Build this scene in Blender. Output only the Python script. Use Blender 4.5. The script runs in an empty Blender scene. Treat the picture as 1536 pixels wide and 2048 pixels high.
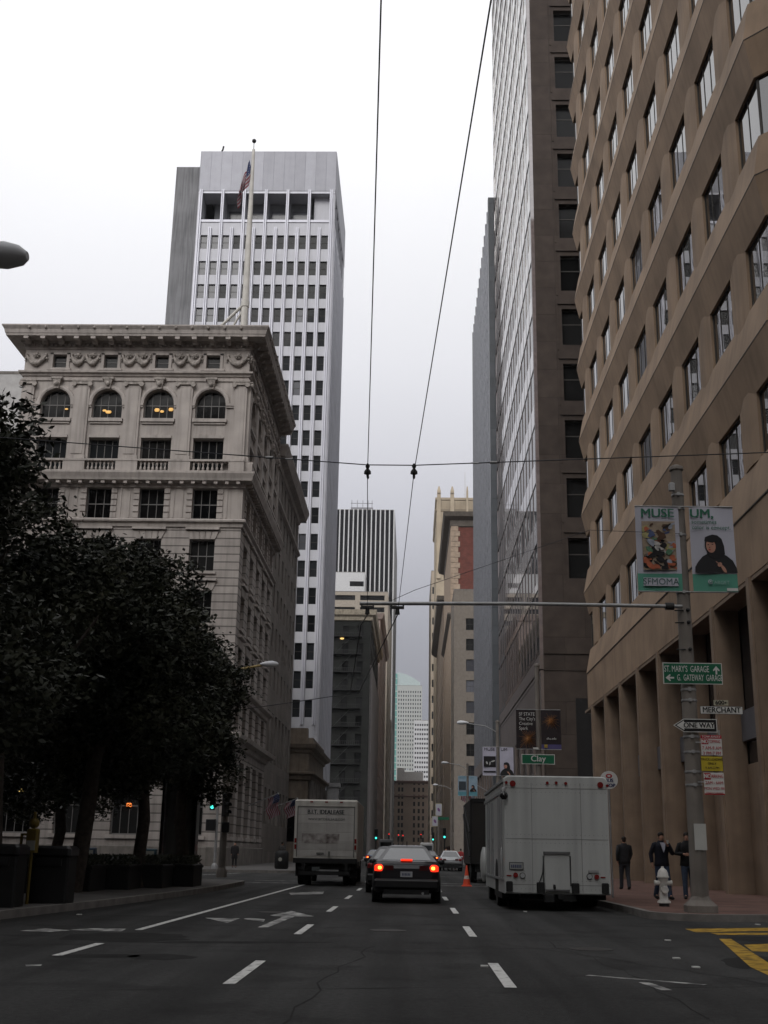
import bpy, bmesh, math, random
from mathutils import Vector, Matrix
random.seed(7)
C = bpy.data.collections.new("scene"); bpy.context.scene.collection.children.link(C)
PI = math.pi; rad = math.radians

# ---------------------------------------------------------------- camera
FPX, CH = 2330.0, 1.35
YAW, PITCH, ROLL = rad(-1.5545), rad(16.246), rad(1.0)
def cam_axes():
    cy, sy, cp, sp = math.cos(YAW), math.sin(YAW), math.cos(PITCH), math.sin(PITCH)
    f = Vector((sy*cp, cy*cp, sp)); r = Vector((cy, -sy, 0)); u = r.cross(f)
    cr, sr = math.cos(ROLL), math.sin(ROLL)
    return r*cr+u*sr, u*cr-r*sr, f
RV, UV_, FV = cam_axes()
def ray(u, v): return FV + RV*((u-768)/FPX) - UV_*((v-1024)/FPX)
def gz(u, v, z=0):
    d = ray(u, v); t = (z-CH)/d.z; return (d.x*t, d.y*t)
def gy(u, v, y):
    d = ray(u, v); t = y/d.y; return (d.x*t, CH+d.z*t)
cam = bpy.data.cameras.new("camera"); camo = bpy.data.objects.new("camera", cam); C.objects.link(camo)
camo.matrix_world = Matrix(((RV.x, UV_.x, -FV.x, 0), (RV.y, UV_.y, -FV.y, 0), (RV.z, UV_.z, -FV.z, CH), (0, 0, 0, 1)))
cam.sensor_fit = 'VERTICAL'; cam.sensor_height = 24; cam.lens = FPX/2048*24; cam.clip_end = 6000; cam.clip_start = .1
bpy.context.scene.camera = camo

# ---------------------------------------------------------------- materials
def nt(name):
    m = bpy.data.materials.new(name); m.use_nodes = True
    n = m.node_tree; b = n.nodes['Principled BSDF']; return m, n, b
def N(n, t, **k):
    x = n.nodes.new(t)
    for a, v in k.items(): setattr(x, a, v)
    return x
MATS = {}
def mat(name, col=(.2, .2, .2), rough=.7, metal=0., var=.12, scale=1.5, bump=.0, bscale=20., streak=0., joint=None, ior=1.45, coat=0., emit=None, es=1., col2=None, mask=None, spec=.28):
    """procedural surface: base colour with large mottling, vertical run-off streaks, optional course joints, fine bump"""
    if name in MATS: return MATS[name]
    m, n, b = nt(name); L = n.links
    b.inputs['Roughness'].default_value = rough; b.inputs['Metallic'].default_value = metal
    b.inputs['IOR'].default_value = ior; b.inputs['Coat Weight'].default_value = coat
    b.inputs['Specular IOR Level'].default_value = spec
    tc = N(n, 'ShaderNodeTexCoord'); P = tc.outputs['Object']
    nz = N(n, 'ShaderNodeTexNoise'); nz.inputs['Scale'].default_value = scale; nz.inputs['Detail'].default_value = 5
    L.new(P, nz.inputs['Vector'])
    mx = N(n, 'ShaderNodeMix', data_type='RGBA'); mx.inputs[0].default_value = .5
    c1 = [max(0, c*(1-var)) for c in col]+[1]; c2 = ([c for c in col2]+[1]) if col2 else [min(1, c*(1+var)) for c in col]+[1]
    mx.inputs[6].default_value = c1; mx.inputs[7].default_value = c2
    rmp = N(n, 'ShaderNodeMapRange'); rmp.inputs[1].default_value = .3; rmp.inputs[2].default_value = .7
    if mask: rmp.inputs[1].default_value, rmp.inputs[2].default_value = mask
    L.new(nz.outputs[0], rmp.inputs[0]); L.new(rmp.outputs[0], mx.inputs[0]); out = mx.outputs[2]
    hs = []
    if streak:
        mp = N(n, 'ShaderNodeMapping'); mp.inputs['Scale'].default_value = (2.2, 2.2, .12); L.new(P, mp.inputs[0])
        n2 = N(n, 'ShaderNodeTexNoise'); n2.inputs['Scale'].default_value = 1.6; n2.inputs['Detail'].default_value = 4; L.new(mp.outputs[0], n2.inputs['Vector'])
        r2 = N(n, 'ShaderNodeMapRange'); r2.inputs[1].default_value = .45; r2.inputs[2].default_value = .75
        r2.inputs[3].default_value = 1; r2.inputs[4].default_value = 1-streak; L.new(n2.outputs[0], r2.inputs[0])
        m2 = N(n, 'ShaderNodeMix', data_type='RGBA', blend_type='MULTIPLY'); m2.inputs[0].default_value = 1
        L.new(out, m2.inputs[6]); L.new(r2.outputs[0], m2.inputs[7]); out = m2.outputs[2]
    if joint:   # (block width, course height, joint width, darkness, kind, offset)
        w, h, jw, dk, off = joint
        sp = N(n, 'ShaderNodeSeparateXYZ'); L.new(P, sp.inputs[0])
        ad = N(n, 'ShaderNodeMath', operation='ADD'); L.new(sp.outputs[0], ad.inputs[0]); L.new(sp.outputs[1], ad.inputs[1])
        cb = N(n, 'ShaderNodeCombineXYZ'); L.new(ad.outputs[0], cb.inputs[0]); L.new(sp.outputs[2], cb.inputs[1])
        if h == 'ground': L.new(sp.outputs[0], cb.inputs[0]); L.new(sp.outputs[1], cb.inputs[1])
        bt = N(n, 'ShaderNodeTexBrick'); bt.offset = off; bt.inputs['Scale'].default_value = 1
        bt.inputs['Color1'].default_value = (1, 1, 1, 1); bt.inputs['Color2'].default_value = (.8, .8, .8, 1)
        bt.inputs['Mortar'].default_value = (1-dk, 1-dk, 1-dk, 1); bt.inputs['Mortar Size'].default_value = jw
        bt.inputs['Brick Width'].default_value = w; bt.inputs['Row Height'].default_value = .12 if h == 'ground' else h; bt.inputs['Mortar Smooth'].default_value = .1
        L.new(cb.outputs[0], bt.inputs['Vector'])
        m3 = N(n, 'ShaderNodeMix', data_type='RGBA', blend_type='MULTIPLY'); m3.inputs[0].default_value = 1
        L.new(out, m3.inputs[6]); L.new(bt.outputs['Color'], m3.inputs[7]); out = m3.outputs[2]
        iv = N(n, 'ShaderNodeMath', operation='SUBTRACT'); iv.inputs[0].default_value = 1; L.new(bt.outputs['Fac'], iv.inputs[1])
        bj = N(n, 'ShaderNodeBump'); bj.inputs['Strength'].default_value = .6; bj.inputs['Distance'].default_value = .04
        L.new(iv.outputs[0], bj.inputs['Height']); hs.append(bj)
    if bump:
        n4 = N(n, 'ShaderNodeTexNoise'); n4.inputs['Scale'].default_value = bscale; n4.inputs['Detail'].default_value = 6; L.new(P, n4.inputs['Vector'])
        bb = N(n, 'ShaderNodeBump'); bb.inputs['Strength'].default_value = bump; bb.inputs['Distance'].default_value = .02
        L.new(n4.outputs[0], bb.inputs['Height'])
        if hs: L.new(hs[0].outputs[0], bb.inputs['Normal'])
        hs.append(bb)
    if hs: L.new(hs[-1].outputs[0], b.inputs['Normal'])
    L.new(out, b.inputs['Base Color'])
    if emit: b.inputs['Emission Color'].default_value = (*emit, 1); b.inputs['Emission Strength'].default_value = es
    MATS[name] = m; return m
def glass(name, col=(.012, .014, .016), rough=.03, ior=1.55, wav=.05, wsc=.5, mul=1.):
    if name in MATS: return MATS[name]
    m, n, b = nt(name); L = n.links
    b.inputs['Roughness'].default_value = rough; b.inputs['IOR'].default_value = ior
    tc = N(n, 'ShaderNodeTexCoord'); nz = N(n, 'ShaderNodeTexNoise'); nz.inputs['Scale'].default_value = wsc; nz.inputs['Detail'].default_value = 1
    L.new(tc.outputs['Object'], nz.inputs['Vector'])
    oi = N(n, 'ShaderNodeObjectInfo'); r = N(n, 'ShaderNodeMapRange'); r.inputs[3].default_value = .35; r.inputs[4].default_value = 2.4
    L.new(oi.outputs['Random'], r.inputs[0])
    mx = N(n, 'ShaderNodeMix', data_type='RGBA', blend_type='MULTIPLY'); mx.inputs[0].default_value = 1; mx.inputs[6].default_value = (*col, 1)
    L.new(r.outputs[0], mx.inputs[7]); L.new(mx.outputs[2], b.inputs['Base Color'])
    bb = N(n, 'ShaderNodeBump'); bb.inputs['Strength'].default_value = wav; bb.inputs['Distance'].default_value = .05
    L.new(nz.outputs[0], bb.inputs['Height']); L.new(bb.outputs[0], b.inputs['Normal'])
    MATS[name] = m; return m
def lamp_mat(name, col, s): return mat(name, col, .4, emit=col, es=s)

stone = mat('limestone', (.37, .335, .31), .85, var=.16, scale=.5, streak=.30, bump=.25, bscale=9)
stone_r = mat('rusticated_limestone', (.375, .34, .315), .85, var=.15, scale=.6, streak=.28, joint=(40., .62, .05, .62, 0), bump=.2)
stone_carve = mat('carved_limestone', (.31, .28, .255), .9, var=.35, scale=5, streak=.3, bump=.8, bscale=14)
stone_dk = mat('weathered_limestone', (.17, .155, .14), .9, var=.25, scale=1.2, streak=.4, bump=.5)
plain_wall = mat('plain_stone', (.25, .225, .205), .85, var=.12, scale=.4, streak=.3, joint=(2.4, 1.2, .012, .25, .5))
brownc = mat('precast_brown', (.262, .186, .127), .75, var=.2, scale=.5, streak=.15, bump=.25, bscale=30)
brownp = mat('precast_panel', (.25, .18, .127), .75, var=.10, scale=.7, streak=.18, joint=(4.9, 60., .02, .55, 0), bump=.2, bscale=30)
browng = mat('arcade_granite', (.20, .145, .104), .6, var=.15, scale=1.2, streak=.2, bump=.2, bscale=40)
granite = mat('brown_granite', (.058, .045, .038), .7, spec=.12, var=.2, scale=.8, joint=(3.6, 2.72, .012, .5, .5), bump=.1, bscale=60)
polished = mat('polished_granite', (.16, .13, .125), .06, var=.2, scale=2, ior=3.0)
glass_d = glass('window_glass', (.009, .010, .011), .05, 1.2)
glass_m = glass('mirror_glass', (.03, .032, .036), .012, 3.6, .06, .5)
glass_n = glass('bronze_mirror_glass', (.016, .015, .014), .015, 2.15, .05, .5)
glass_g = glass('green_glass', (.05, .13, .115), .1, 1.6)
glass_old = glass('old_window_glass', (.008, .008, .008), .12, 1.16, .2, .8)
glass_blind = glass('glass_with_blind', (.045, .046, .052), .15, 1.4)
alu = mat('aluminium', (.44, .44, .48), .45, metal=.35, var=.06, scale=.7)
alu_l = mat('light_aluminium', (.42, .42, .445), .5, metal=.2, var=.05, scale=.7, streak=.1)
alu_rib = mat('panel_aluminium', (.37, .37, .40), .55, metal=.2, var=.05, scale=.7, streak=.05, joint=(1.6, 200, .015, .45, 0))
conc = mat('ribbed_concrete', (.21, .21, .215), .9, var=.14, scale=.3, streak=.45, bump=.3)
dark_metal = mat('dark_metal', (.03, .03, .03), .5, metal=.3)
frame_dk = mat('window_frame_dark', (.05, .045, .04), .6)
frame_lt = mat('window_frame_grey', (.16, .155, .15), .7)
slabgrey = mat('slab_grey', (.075, .082, .09), .3, var=.1, scale=.6, joint=(2.0, 2.4, .02, .5, 0))
asphalt = mat('asphalt', (.028, .028, .0275), .85, var=.25, scale=.3, bump=.7, bscale=70, spec=.25)
def weather_asphalt():
    n = asphalt.node_tree; L = n.links; b = n.nodes['Principled BSDF']; src = b.inputs['Base Color'].links[0].from_socket
    tc = N(n, 'ShaderNodeTexCoord'); mp = N(n, 'ShaderNodeMapping'); mp.inputs['Scale'].default_value = (1.3, .05, 1); L.new(tc.outputs['Object'], mp.inputs[0])
    a = N(n, 'ShaderNodeTexNoise'); a.inputs['Scale'].default_value = 1.; a.inputs['Detail'].default_value = 5; L.new(mp.outputs[0], a.inputs['Vector'])
    f = N(n, 'ShaderNodeTexNoise'); f.inputs['Scale'].default_value = 14; f.inputs['Detail'].default_value = 8; f.inputs['Roughness'].default_value = .8; L.new(tc.outputs['Object'], f.inputs['Vector'])
    s = N(n, 'ShaderNodeTexNoise'); s.inputs['Scale'].default_value = .9; s.inputs['Detail'].default_value = 3; L.new(tc.outputs['Object'], s.inputs['Vector'])
    for t, lo, hi, a0, a1 in ((a, .38, .62, .68, 1.35), (f, .3, .7, .5, 1.6), (s, .54, .66, 1., .62)):
        r = N(n, 'ShaderNodeMapRange'); r.inputs[1].default_value = lo; r.inputs[2].default_value = hi; r.inputs[3].default_value = a0; r.inputs[4].default_value = a1; L.new(t.outputs[0], r.inputs[0])
        m = N(n, 'ShaderNodeMix', data_type='RGBA', blend_type='MULTIPLY'); m.inputs[0].default_value = 1; L.new(src, m.inputs[6]); L.new(r.outputs[0], m.inputs[7]); src = m.outputs[2]
    L.new(src, b.inputs['Base Color'])
weather_asphalt()
patchm = mat('tar_patch', (.0145, .0145, .014), .9, var=.35, scale=3, bump=.4, spec=.2)
brickpave = mat('brick_paving', (.135, .075, .060), .85, var=.25, scale=1.2, joint=(.24, 'ground', .012, .35, .5))
paving = mat('grey_paving', (.11, .105, .10), .85, var=.2, scale=.8, streak=0, joint=(1.2, 'ground', .002, .2, .5))
kerbm = mat('kerb_concrete', (.16, .15, .14), .85, var=.25, scale=2.5, bump=.3)
whitep = mat('white_road_paint', (.20, .20, .195), .7, var=.25, scale=9, col2=(.56, .56, .54), mask=(.3, .48))
fadedp = mat('faded_road_paint', (.10, .10, .10), .75, var=.2, scale=3.5, col2=(.42, .42, .40), mask=(.42, .62))
yellowp = mat('yellow_road_paint', (.15, .085, .015), .8, var=.3, scale=5, col2=(.40, .245, .025), mask=(.32, .6))
bark = mat('bark', (.045, .036, .03), .95, var=.35, scale=8, bump=.9, bscale=25)
polem = mat('pole_concrete', (.17, .152, .135), .75, var=.16, scale=1.8, streak=.3, bump=.15, bscale=40)
steelgrey = mat('galvanised_steel', (.30, .30, .30), .5, metal=.5, var=.15, scale=4)
black = mat('black_rubber', (.012, .012, .012), .7)
blackp = mat('black_paint', (.014, .014, .015), .35, coat=.3)
wire_m = mat('wire', (.035, .035, .04), .6, metal=.3)

# ---------------------------------------------------------------- mesh builder
class MB:
    def __init__(s): s.v = []; s.f = []; s.m = []; s.cur = 0; s.smooth = set()
    def add(s, vs, fs, sm=False):
        o = len(s.v); s.v += [tuple(p) for p in vs]
        for f in fs:
            if sm: s.smooth.add(len(s.f))
            s.f.append(tuple(i+o for i in f)); s.m.append(s.cur)
    def poly(s, pts): s.add(pts, [tuple(range(len(pts)))])
    def box(s, x0, x1, y0, y1, z0, z1):
        s.add([(x0, y0, z0), (x1, y0, z0), (x1, y1, z0), (x0, y1, z0), (x0, y0, z1), (x1, y0, z1), (x1, y1, z1), (x0, y1, z1)],
              [(0, 3, 2, 1), (4, 5, 6, 7), (0, 1, 5, 4), (1, 2, 6, 5), (2, 3, 7, 6), (3, 0, 4, 7)])
    def bbox(s, x0, x1, y0, y1, z0, z1, b=.02):
        """box with chamfered vertical and top edges"""
        rings = []
        for z, i in ((z0, 0), (z1-b, 0), (z1, b)):
            a0, a1, b0, b1 = x0+i, x1-i, y0+i, y1-i
            rings.append([(a0+b, b0, z), (a1-b, b0, z), (a1, b0+b, z), (a1, b1-b, z), (a1-b, b1, z), (a0+b, b1, z), (a0, b1-b, z), (a0, b0+b, z)])
        s.loft(rings, True, True)
    def loft(s, rings, cap0=True, cap1=True, sm=False, closed=True):
        n = len(rings[0]); o = []; vs = [p for r in rings for p in r]; fs = []
        for i in range(len(rings)-1):
            for j in range(n if closed else n-1):
                k = (j+1) % n
                fs.append((i*n+j, i*n+k, (i+1)*n+k, (i+1)*n+j))
        s.add(vs, fs, sm)
        if cap0: s.add(rings[0][::-1], [tuple(range(n))])
        if cap1: s.add(rings[-1], [tuple(range(n))])
    def cyl(s, p0, p1, r0, r1=None, n=12, caps=True, sm=True):
        r1 = r0 if r1 is None else r1; p0 = Vector(p0); p1 = Vector(p1); d = (p1-p0).normalized()
        a = d.cross(Vector((0, 0, 1))) if abs(d.z) < .95 else d.cross(Vector((1, 0, 0)))
        a.normalize(); b = d.cross(a)
        R = [[p+a*(r*math.cos(t*2*PI/n))+b*(r*math.sin(t*2*PI/n)) for t in range(n)] for p, r in ((p0, r0), (p1, r1))]
        s.loft(R, caps, caps, sm)
    def tube(s, pts, r, n=8, caps=True):
        pts = [Vector(p) for p in pts]; R = []
        rr = r if isinstance(r, (list, tuple)) else [r]*len(pts)
        a = None
        for i, p in enumerate(pts):
            d = (pts[min(i+1, len(pts)-1)]-pts[max(i-1, 0)]).normalized()
            if a is None:
                a = d.cross(Vector((0, 0, 1))) if abs(d.z) < .95 else d.cross(Vector((1, 0, 0)))
            a = (a-d*a.dot(d)).normalized(); b = d.cross(a)
            R.append([p+a*(rr[i]*math.cos(t*2*PI/n))+b*(rr[i]*math.sin(t*2*PI/n)) for t in range(n)])
        s.loft(R, caps, caps, True)
    def lathe(s, c, prof, n=16):
        c = Vector(c)
        s.loft([[c+Vector((r*math.cos(t*2*PI/n), r*math.sin(t*2*PI/n), z)) for t in range(n)] for r, z in prof], True, True, True)
    def ball(s, c, r, n=10, sq=(1, 1, 1)):
        c = Vector(c); R = []
        for i in range(1, n//2+1):
            a = PI*i/(n//2+1)
            R.append([c+Vector((r*sq[0]*math.sin(a)*math.cos(t*2*PI/n), r*sq[1]*math.sin(a)*math.sin(t*2*PI/n), -r*sq[2]*math.cos(a))) for t in range(n)])
        s.loft(R, True, True, True)
    def disc(s, c, r, y, n=14, t=.02, axis='y'):
        """short cylinder along y, c = (x, z)"""
        s.cyl((c[0], y, c[1]), (c[0], y-t, c[1]), r, r, n, True, False)
    def build(s, name, mats, parent=None, world=False, smooth=True):
        me = bpy.data.meshes.new(name)
        off = Vector((0, 0, 0))
        if world and parent is not None: off = wloc(parent)
        me.from_pydata([tuple(Vector(p)-off) for p in s.v] if off.length else s.v, [], s.f)
        if not isinstance(mats, (list, tuple)): mats = [mats]
        for m in mats: me.materials.append(m)
        if len(mats) > 1: me.polygons.foreach_set('material_index', s.m)
        if s.smooth:
            me.polygons.foreach_set('use_smooth', [i in s.smooth for i in range(len(s.f))])
        me.update()
        o = bpy.data.objects.new(name, me); C.objects.link(o)
        if parent is not None: o.parent = parent
        return o
def wloc(o):
    v = Vector((0, 0, 0))
    while o is not None: v += o.location; o = o.parent
    return v
def tag(o, label=None, cat=None, group=None, kind=None):
    if label: o['label'] = label
    if cat: o['category'] = cat
    if group: o['group'] = group
    if kind: o['kind'] = kind
    return o
def thing(name, label, cat, loc=(0, 0, 0), rotz=0, group=None):
    o = bpy.data.objects.new(name, None); C.objects.link(o); o.location = loc; o.rotation_euler = (0, 0, rotz)
    o.empty_display_size = .2
    return tag(o, label, cat, group)
def copy_tree(o, parent=None):
    c = o.copy(); C.objects.link(c)
    if parent is not None: c.parent = parent
    for ch in list(o.children): copy_tree(ch, c)
    return c
def struct(name, mb, m): return tag(mb.build(name, m), kind='structure')
def text(s, size, m, loc, parent, rotz=0, sx=1., bold=0., align='CENTER', name='lettering', world=True, ext=.004, tilt=0):
    cu = bpy.data.curves.new('t', 'FONT'); cu.body = s; cu.size = size; cu.align_x = align; cu.align_y = 'CENTER'
    cu.extrude = ext; cu.resolution_u = 3
    to = bpy.data.objects.new('t', cu); C.objects.link(to)
    bpy.context.view_layer.update()
    dg = bpy.context.evaluated_depsgraph_get(); me = bpy.data.meshes.new_from_object(to.evaluated_get(dg))
    bpy.data.objects.remove(to); me.name = name
    M = Matrix.Rotation(rotz, 4, 'Z') @ Matrix.Rotation(PI/2, 4, 'X') @ Matrix.Rotation(tilt, 4, 'Z') @ Matrix.Diagonal((sx, 1, 1, 1))
    me.transform(M)
    if bold:      # heavier strokes: the outline repeated a hair to each side
        bm = bmesh.new(); bm.from_mesh(me); ax = Vector((math.cos(rotz), math.sin(rotz), 0))
        for s_ in (-1, 1):
            g = bmesh.ops.duplicate(bm, geom=[f for f in bm.faces if not f.tag]+list(bm.edges)[:0]); vs = [e for e in g['geom'] if isinstance(e, bmesh.types.BMVert)]
            for e in g['geom']:
                if isinstance(e, bmesh.types.BMFace): e.tag = True
            bmesh.ops.translate(bm, verts=vs, vec=ax*bold*s_*1.6+Vector((0, .0006*s_, 0)))
        bm.to_mesh(me); bm.free()
    me.materials.clear(); me.materials.append(m)
    o = bpy.data.objects.new(name, me); C.objects.link(o); o.parent = parent
    o.location = Vector(loc)-wloc(parent) if (world and parent is not None) else Vector(loc)
    return o
class Fr:
    def __init__(s, O, U, Nn): s.O = O; s.U = U; s.N = Nn; s.rot = math.atan2(Nn[0], -Nn[1])
    def p(s, u, n, z): return (s.O[0]+s.U[0]*u+s.N[0]*n, s.O[1]+s.U[1]*u+s.N[1]*n, z)
    def box(s, mb, u0, u1, n0, n1, z0, z1):
        P = s.p
        mb.add([P(u0, n0, z0), P(u1, n0, z0), P(u1, n1, z0), P(u0, n1, z0), P(u0, n0, z1), P(u1, n0, z1), P(u1, n1, z1), P(u0, n1, z1)],
               [(0, 3, 2, 1), (4, 5, 6, 7), (0, 1, 5, 4), (1, 2, 6, 5), (2, 3, 7, 6), (3, 0, 4, 7)])
def wall_open(mb, fr, u0, u1, z0, z1, ops, depth=.3, n=0.):
    P = fr.p
    us = sorted({u0, u1} | {round(a, 4) for o in ops for a in o[:2]}); zs = sorted({z0, z1} | {round(a, 4) for o in ops for a in o[2:4]})
    us = [u for u in us if u0-1e-6 <= u <= u1+1e-6]; zs = [z for z in zs if z0-1e-6 <= z <= z1+1e-6]
    for j in range(len(zs)-1):
        zc = (zs[j]+zs[j+1])/2; row = [o for o in ops if o[2] < zc < o[3]]
        st = None
        for i in range(len(us)-1):
            uc = (us[i]+us[i+1])/2; solid = not any(o[0] < uc < o[1] for o in row)
            if solid and st is None: st = us[i]
            if st is not None and (not solid): mb.poly([P(st, n, zs[j]), P(us[i], n, zs[j]), P(us[i], n, zs[j+1]), P(st, n, zs[j+1])]); st = None
        if st is not None: mb.poly([P(st, n, zs[j]), P(us[-1], n, zs[j]), P(us[-1], n, zs[j+1]), P(st, n, zs[j+1])])
    for o in ops:
        a, b, c, d = o[:4]; k = n-depth
        mb.poly([P(a, n, c), P(b, n, c), P(b, k, c), P(a, k, c)]); mb.poly([P(a, n, d), P(b, n, d), P(b, k, d), P(a, k, d)])
        mb.poly([P(a, n, c), P(a, n, d), P(a, k, d), P(a, k, c)]); mb.poly([P(b, n, c), P(b, n, d), P(b, k, d), P(b, k, c)])
def sweep(mb, path, prof, closed=False, side=1):
    """profile [(offset outward, z)] along a plan path; outward = left of travel * side"""
    n = len(path); rings = []
    def nrm(a, b):
        d = Vector((b[0]-a[0], b[1]-a[1])).normalized(); return Vector((-d.y, d.x))*side
    for i in range(n):
        ns = []
        if i > 0 or closed: ns.append(nrm(path[i-1], path[i]))
        if i < n-1 or closed: ns.append(nrm(path[i], path[(i+1) % n]))
        m = sum(ns, Vector((0, 0))); m.normalize(); m = m/max(.3, m.dot(ns[0]))
        rings.append([(path[i][0]+m.x*o, path[i][1]+m.y*o, z) for o, z in prof])
    if closed: rings.append(rings[0])
    mb.loft(rings, not closed, not closed, closed=False)
WC = {}
def win_mesh(w, h, nx, nz, t, fm, pm, arch=False, rowz=None, dep=.08):
    k = (round(w, 3), round(h, 3), nx, nz, t, fm.name, pm.name, arch, rowz)
    if k in WC: return WC[k]
    f = MB(); hw = w/2
    hs = h-hw if arch else h
    f.box(-hw, -hw+t, 0, dep, 0, hs); f.box(hw-t, hw, 0, dep, 0, hs); f.box(-hw, hw, 0, dep, 0, t*1.3)
    if not arch: f.box(-hw, hw, 0, dep, h-t, h)
    else:
        K = 14
        for i in range(K):
            a0, a1 = PI*i/K, PI*(i+1)/K
            q = [(math.cos(a)*r, hs+math.sin(a)*r) for a, r in ((a0, hw), (a1, hw), (a1, hw-t), (a0, hw-t))]
            f.add([(x, 0, z) for x, z in q]+[(x, dep, z) for x, z in q], [(0, 1, 2, 3), (0, 1, 5, 4), (3, 2, 6, 7)])
    for i in range(1, nx):
        x = -hw+w*i/nx; zt = h-t if not arch else hs+math.sqrt(max(0, hw*hw-x*x))
        f.box(x-t*.3, x+t*.3, .01, dep-.01, t, zt)
    rz = rowz if rowz else [i/nz for i in range(1, nz)]
    for q in rz: f.box(-hw+t, hw-t, .005, dep-.005, h*q-t*.5, h*q+t*.5)
    fo = bpy.data.meshes.new('window'); fo.from_pydata(f.v, [], f.f); fo.materials.append(fm)
    p = MB()
    if arch:
        K = 14; p.poly([(-hw, dep*.6, 0), (hw, dep*.6, 0)]+[(math.cos(PI*i/K)*hw, dep*.6, hs+math.sin(PI*i/K)*hw) for i in range(K+1)])
    else: p.poly([(-hw, dep*.6, 0), (hw, dep*.6, 0), (hw, dep*.6, h), (-hw, dep*.6, h)])
    po = bpy.data.meshes.new('pane'); po.from_pydata(p.v, [], p.f); po.materials.append(pm)
    WC[k] = (fo, po); return WC[k]
def flat_win(w, h, pm, fm=None, nx=1, t=.06):
    """small far window: glass sheet with its bars in one mesh"""
    k = ('f', round(w, 3), round(h, 3), pm.name, nx, fm.name if fm else '')
    if k in WC: return WC[k]
    p = MB(); hw = w/2
    p.poly([(-hw, .03, 0), (hw, .03, 0), (hw, .03, h), (-hw, .03, h)])
    if fm:
        p.cur = 1
        p.box(-hw, -hw+t, 0, .06, 0, h); p.box(hw-t, hw, 0, .06, 0, h); p.box(-hw, hw, 0, .06, h*.5-t/2, h*.5+t/2); p.box(-hw, hw, 0, .06, h-t, h); p.box(-hw, hw, 0, .06, 0, t)
        for i in range(1, nx): p.box(-hw+w*i/nx-t*.4, -hw+w*i/nx+t*.4, .005, .055, 0, h)
    me = bpy.data.meshes.new('window'); me.from_pydata(p.v, [], p.f); me.materials.append(pm)
    if fm: me.materials.append(fm); me.polygons.foreach_set('material_index', p.m)
    WC[k] = (me, None); return WC[k]
def place_windows(root, lst, limit=100, name='window'):
    """lst: (world pos, rotz, (frame mesh, pane mesh)); nearest `limit` are parts, the rest one part"""
    rl = wloc(root)
    lst = sorted(lst, key=lambda a: (Vector(a[0])-Vector((0, 0, CH))).length)
    for pos, rz, (fm, pm) in lst[:limit]:
        o = bpy.data.objects.new(name, fm); C.objects.link(o); o.parent = root; o.location = Vector(pos)-rl; o.rotation_euler = (0, 0, rz)
        if pm:
            q = bpy.data.objects.new('pane', pm); C.objects.link(q); q.parent = o
    rest = lst[limit:]
    if rest:
        v = []; f = []; mi = []; mats = []
        for pos, rz, ms in rest:
            M = Matrix.Translation(Vector(pos)-rl) @ Matrix.Rotation(rz, 4, 'Z')
            for me in ms:
                if me is None: continue
                o = len(v); v += [tuple(M @ x.co) for x in me.vertices]
                for p in me.polygons:
                    mt = me.materials[p.material_index]
                    if mt not in mats: mats.append(mt)
                    f.append(tuple(i+o for i in p.vertices)); mi.append(mats.index(mt))
        me = bpy.data.meshes.new(name); me.from_pydata(v, [], f)
        for m in mats: me.materials.append(m)
        me.polygons.foreach_set('material_index', mi); me.update()
        o = bpy.data.objects.new(name, me); C.objects.link(o); o.parent = root; o['kind'] = 'stuff'
SIDES = {'F': lambda x0, x1, y0, y1: (Fr((x0, y0), (1, 0), (0, -1)), x1-x0), 'B': lambda x0, x1, y0, y1: (Fr((x0, y1), (1, 0), (0, 1)), x1-x0),
         'E': lambda x0, x1, y0, y1: (Fr((x1, y0), (0, 1), (1, 0)), y1-y0), 'W': lambda x0, x1, y0, y1: (Fr((x0, y0), (0, 1), (-1, 0)), y1-y0)}
def block(name, label, x0, x1, y0, y1, H, wm, specs, group=None, cornice=None, cm=None, roofm=None, z0=0, depth=.25, cat='building', parapet=.5, root=None):
    """rectangular building. specs: side -> list of dict(u=[centres], z=[sills], w, h, mesh=callable)"""
    r = root or thing(name, label, cat, (x0, y0, 0), group=group)
    mb = MB(); wl = []
    for sd in 'FBEW':
        fr, W = SIDES[sd](x0, x1, y0, y1); ops = []
        for sp in specs.get(sd, []):
            for zz in sp['z']:
                for uc in sp['u']:
                    ops.append((uc-sp['w']/2, uc+sp['w']/2, zz, zz+sp['h']))
                    wl.append((fr.p(uc, -depth, zz), fr.rot, sp['mesh'](sp['w'], sp['h'])))
        wall_open(mb, fr, 0, W, z0, H, ops, depth)
    mb.build('wall', wm, r, world=True)
    mb = MB(); mb.poly([(x0, y0, H-.6), (x1, y0, H-.6), (x1, y1, H-.6), (x0, y1, H-.6)])
    sweep(mb, [(x0, y0), (x1, y0), (x1, y1), (x0, y1)], [(-.35, H-.6), (-.35, H+.03), (.04, H+.03), (.04, H-.25)], True, -1)
    mb.build('roof', roofm or stone_dk, r, world=True)
    if cornice:
        for pr in cornice:
            mb = MB(); sweep(mb, [(x0, y0), (x1, y0), (x1, y1), (x0, y1)], [(o-.02, z+H) for o, z in pr], True, -1)
            mb.build('cornice', cm or wm, r, world=True)
    place_windows(r, wl)
    return r
def rng(a, b, n): return [a+(b-a)*(i+.5)/n for i in range(n)]
def steps(z, d, n): return [z+d*i for i in range(n)]
def pick(*ms):
    def f(w, h):
        m = random.choice(ms); return flat_win(w, h, m)
    return f
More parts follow.
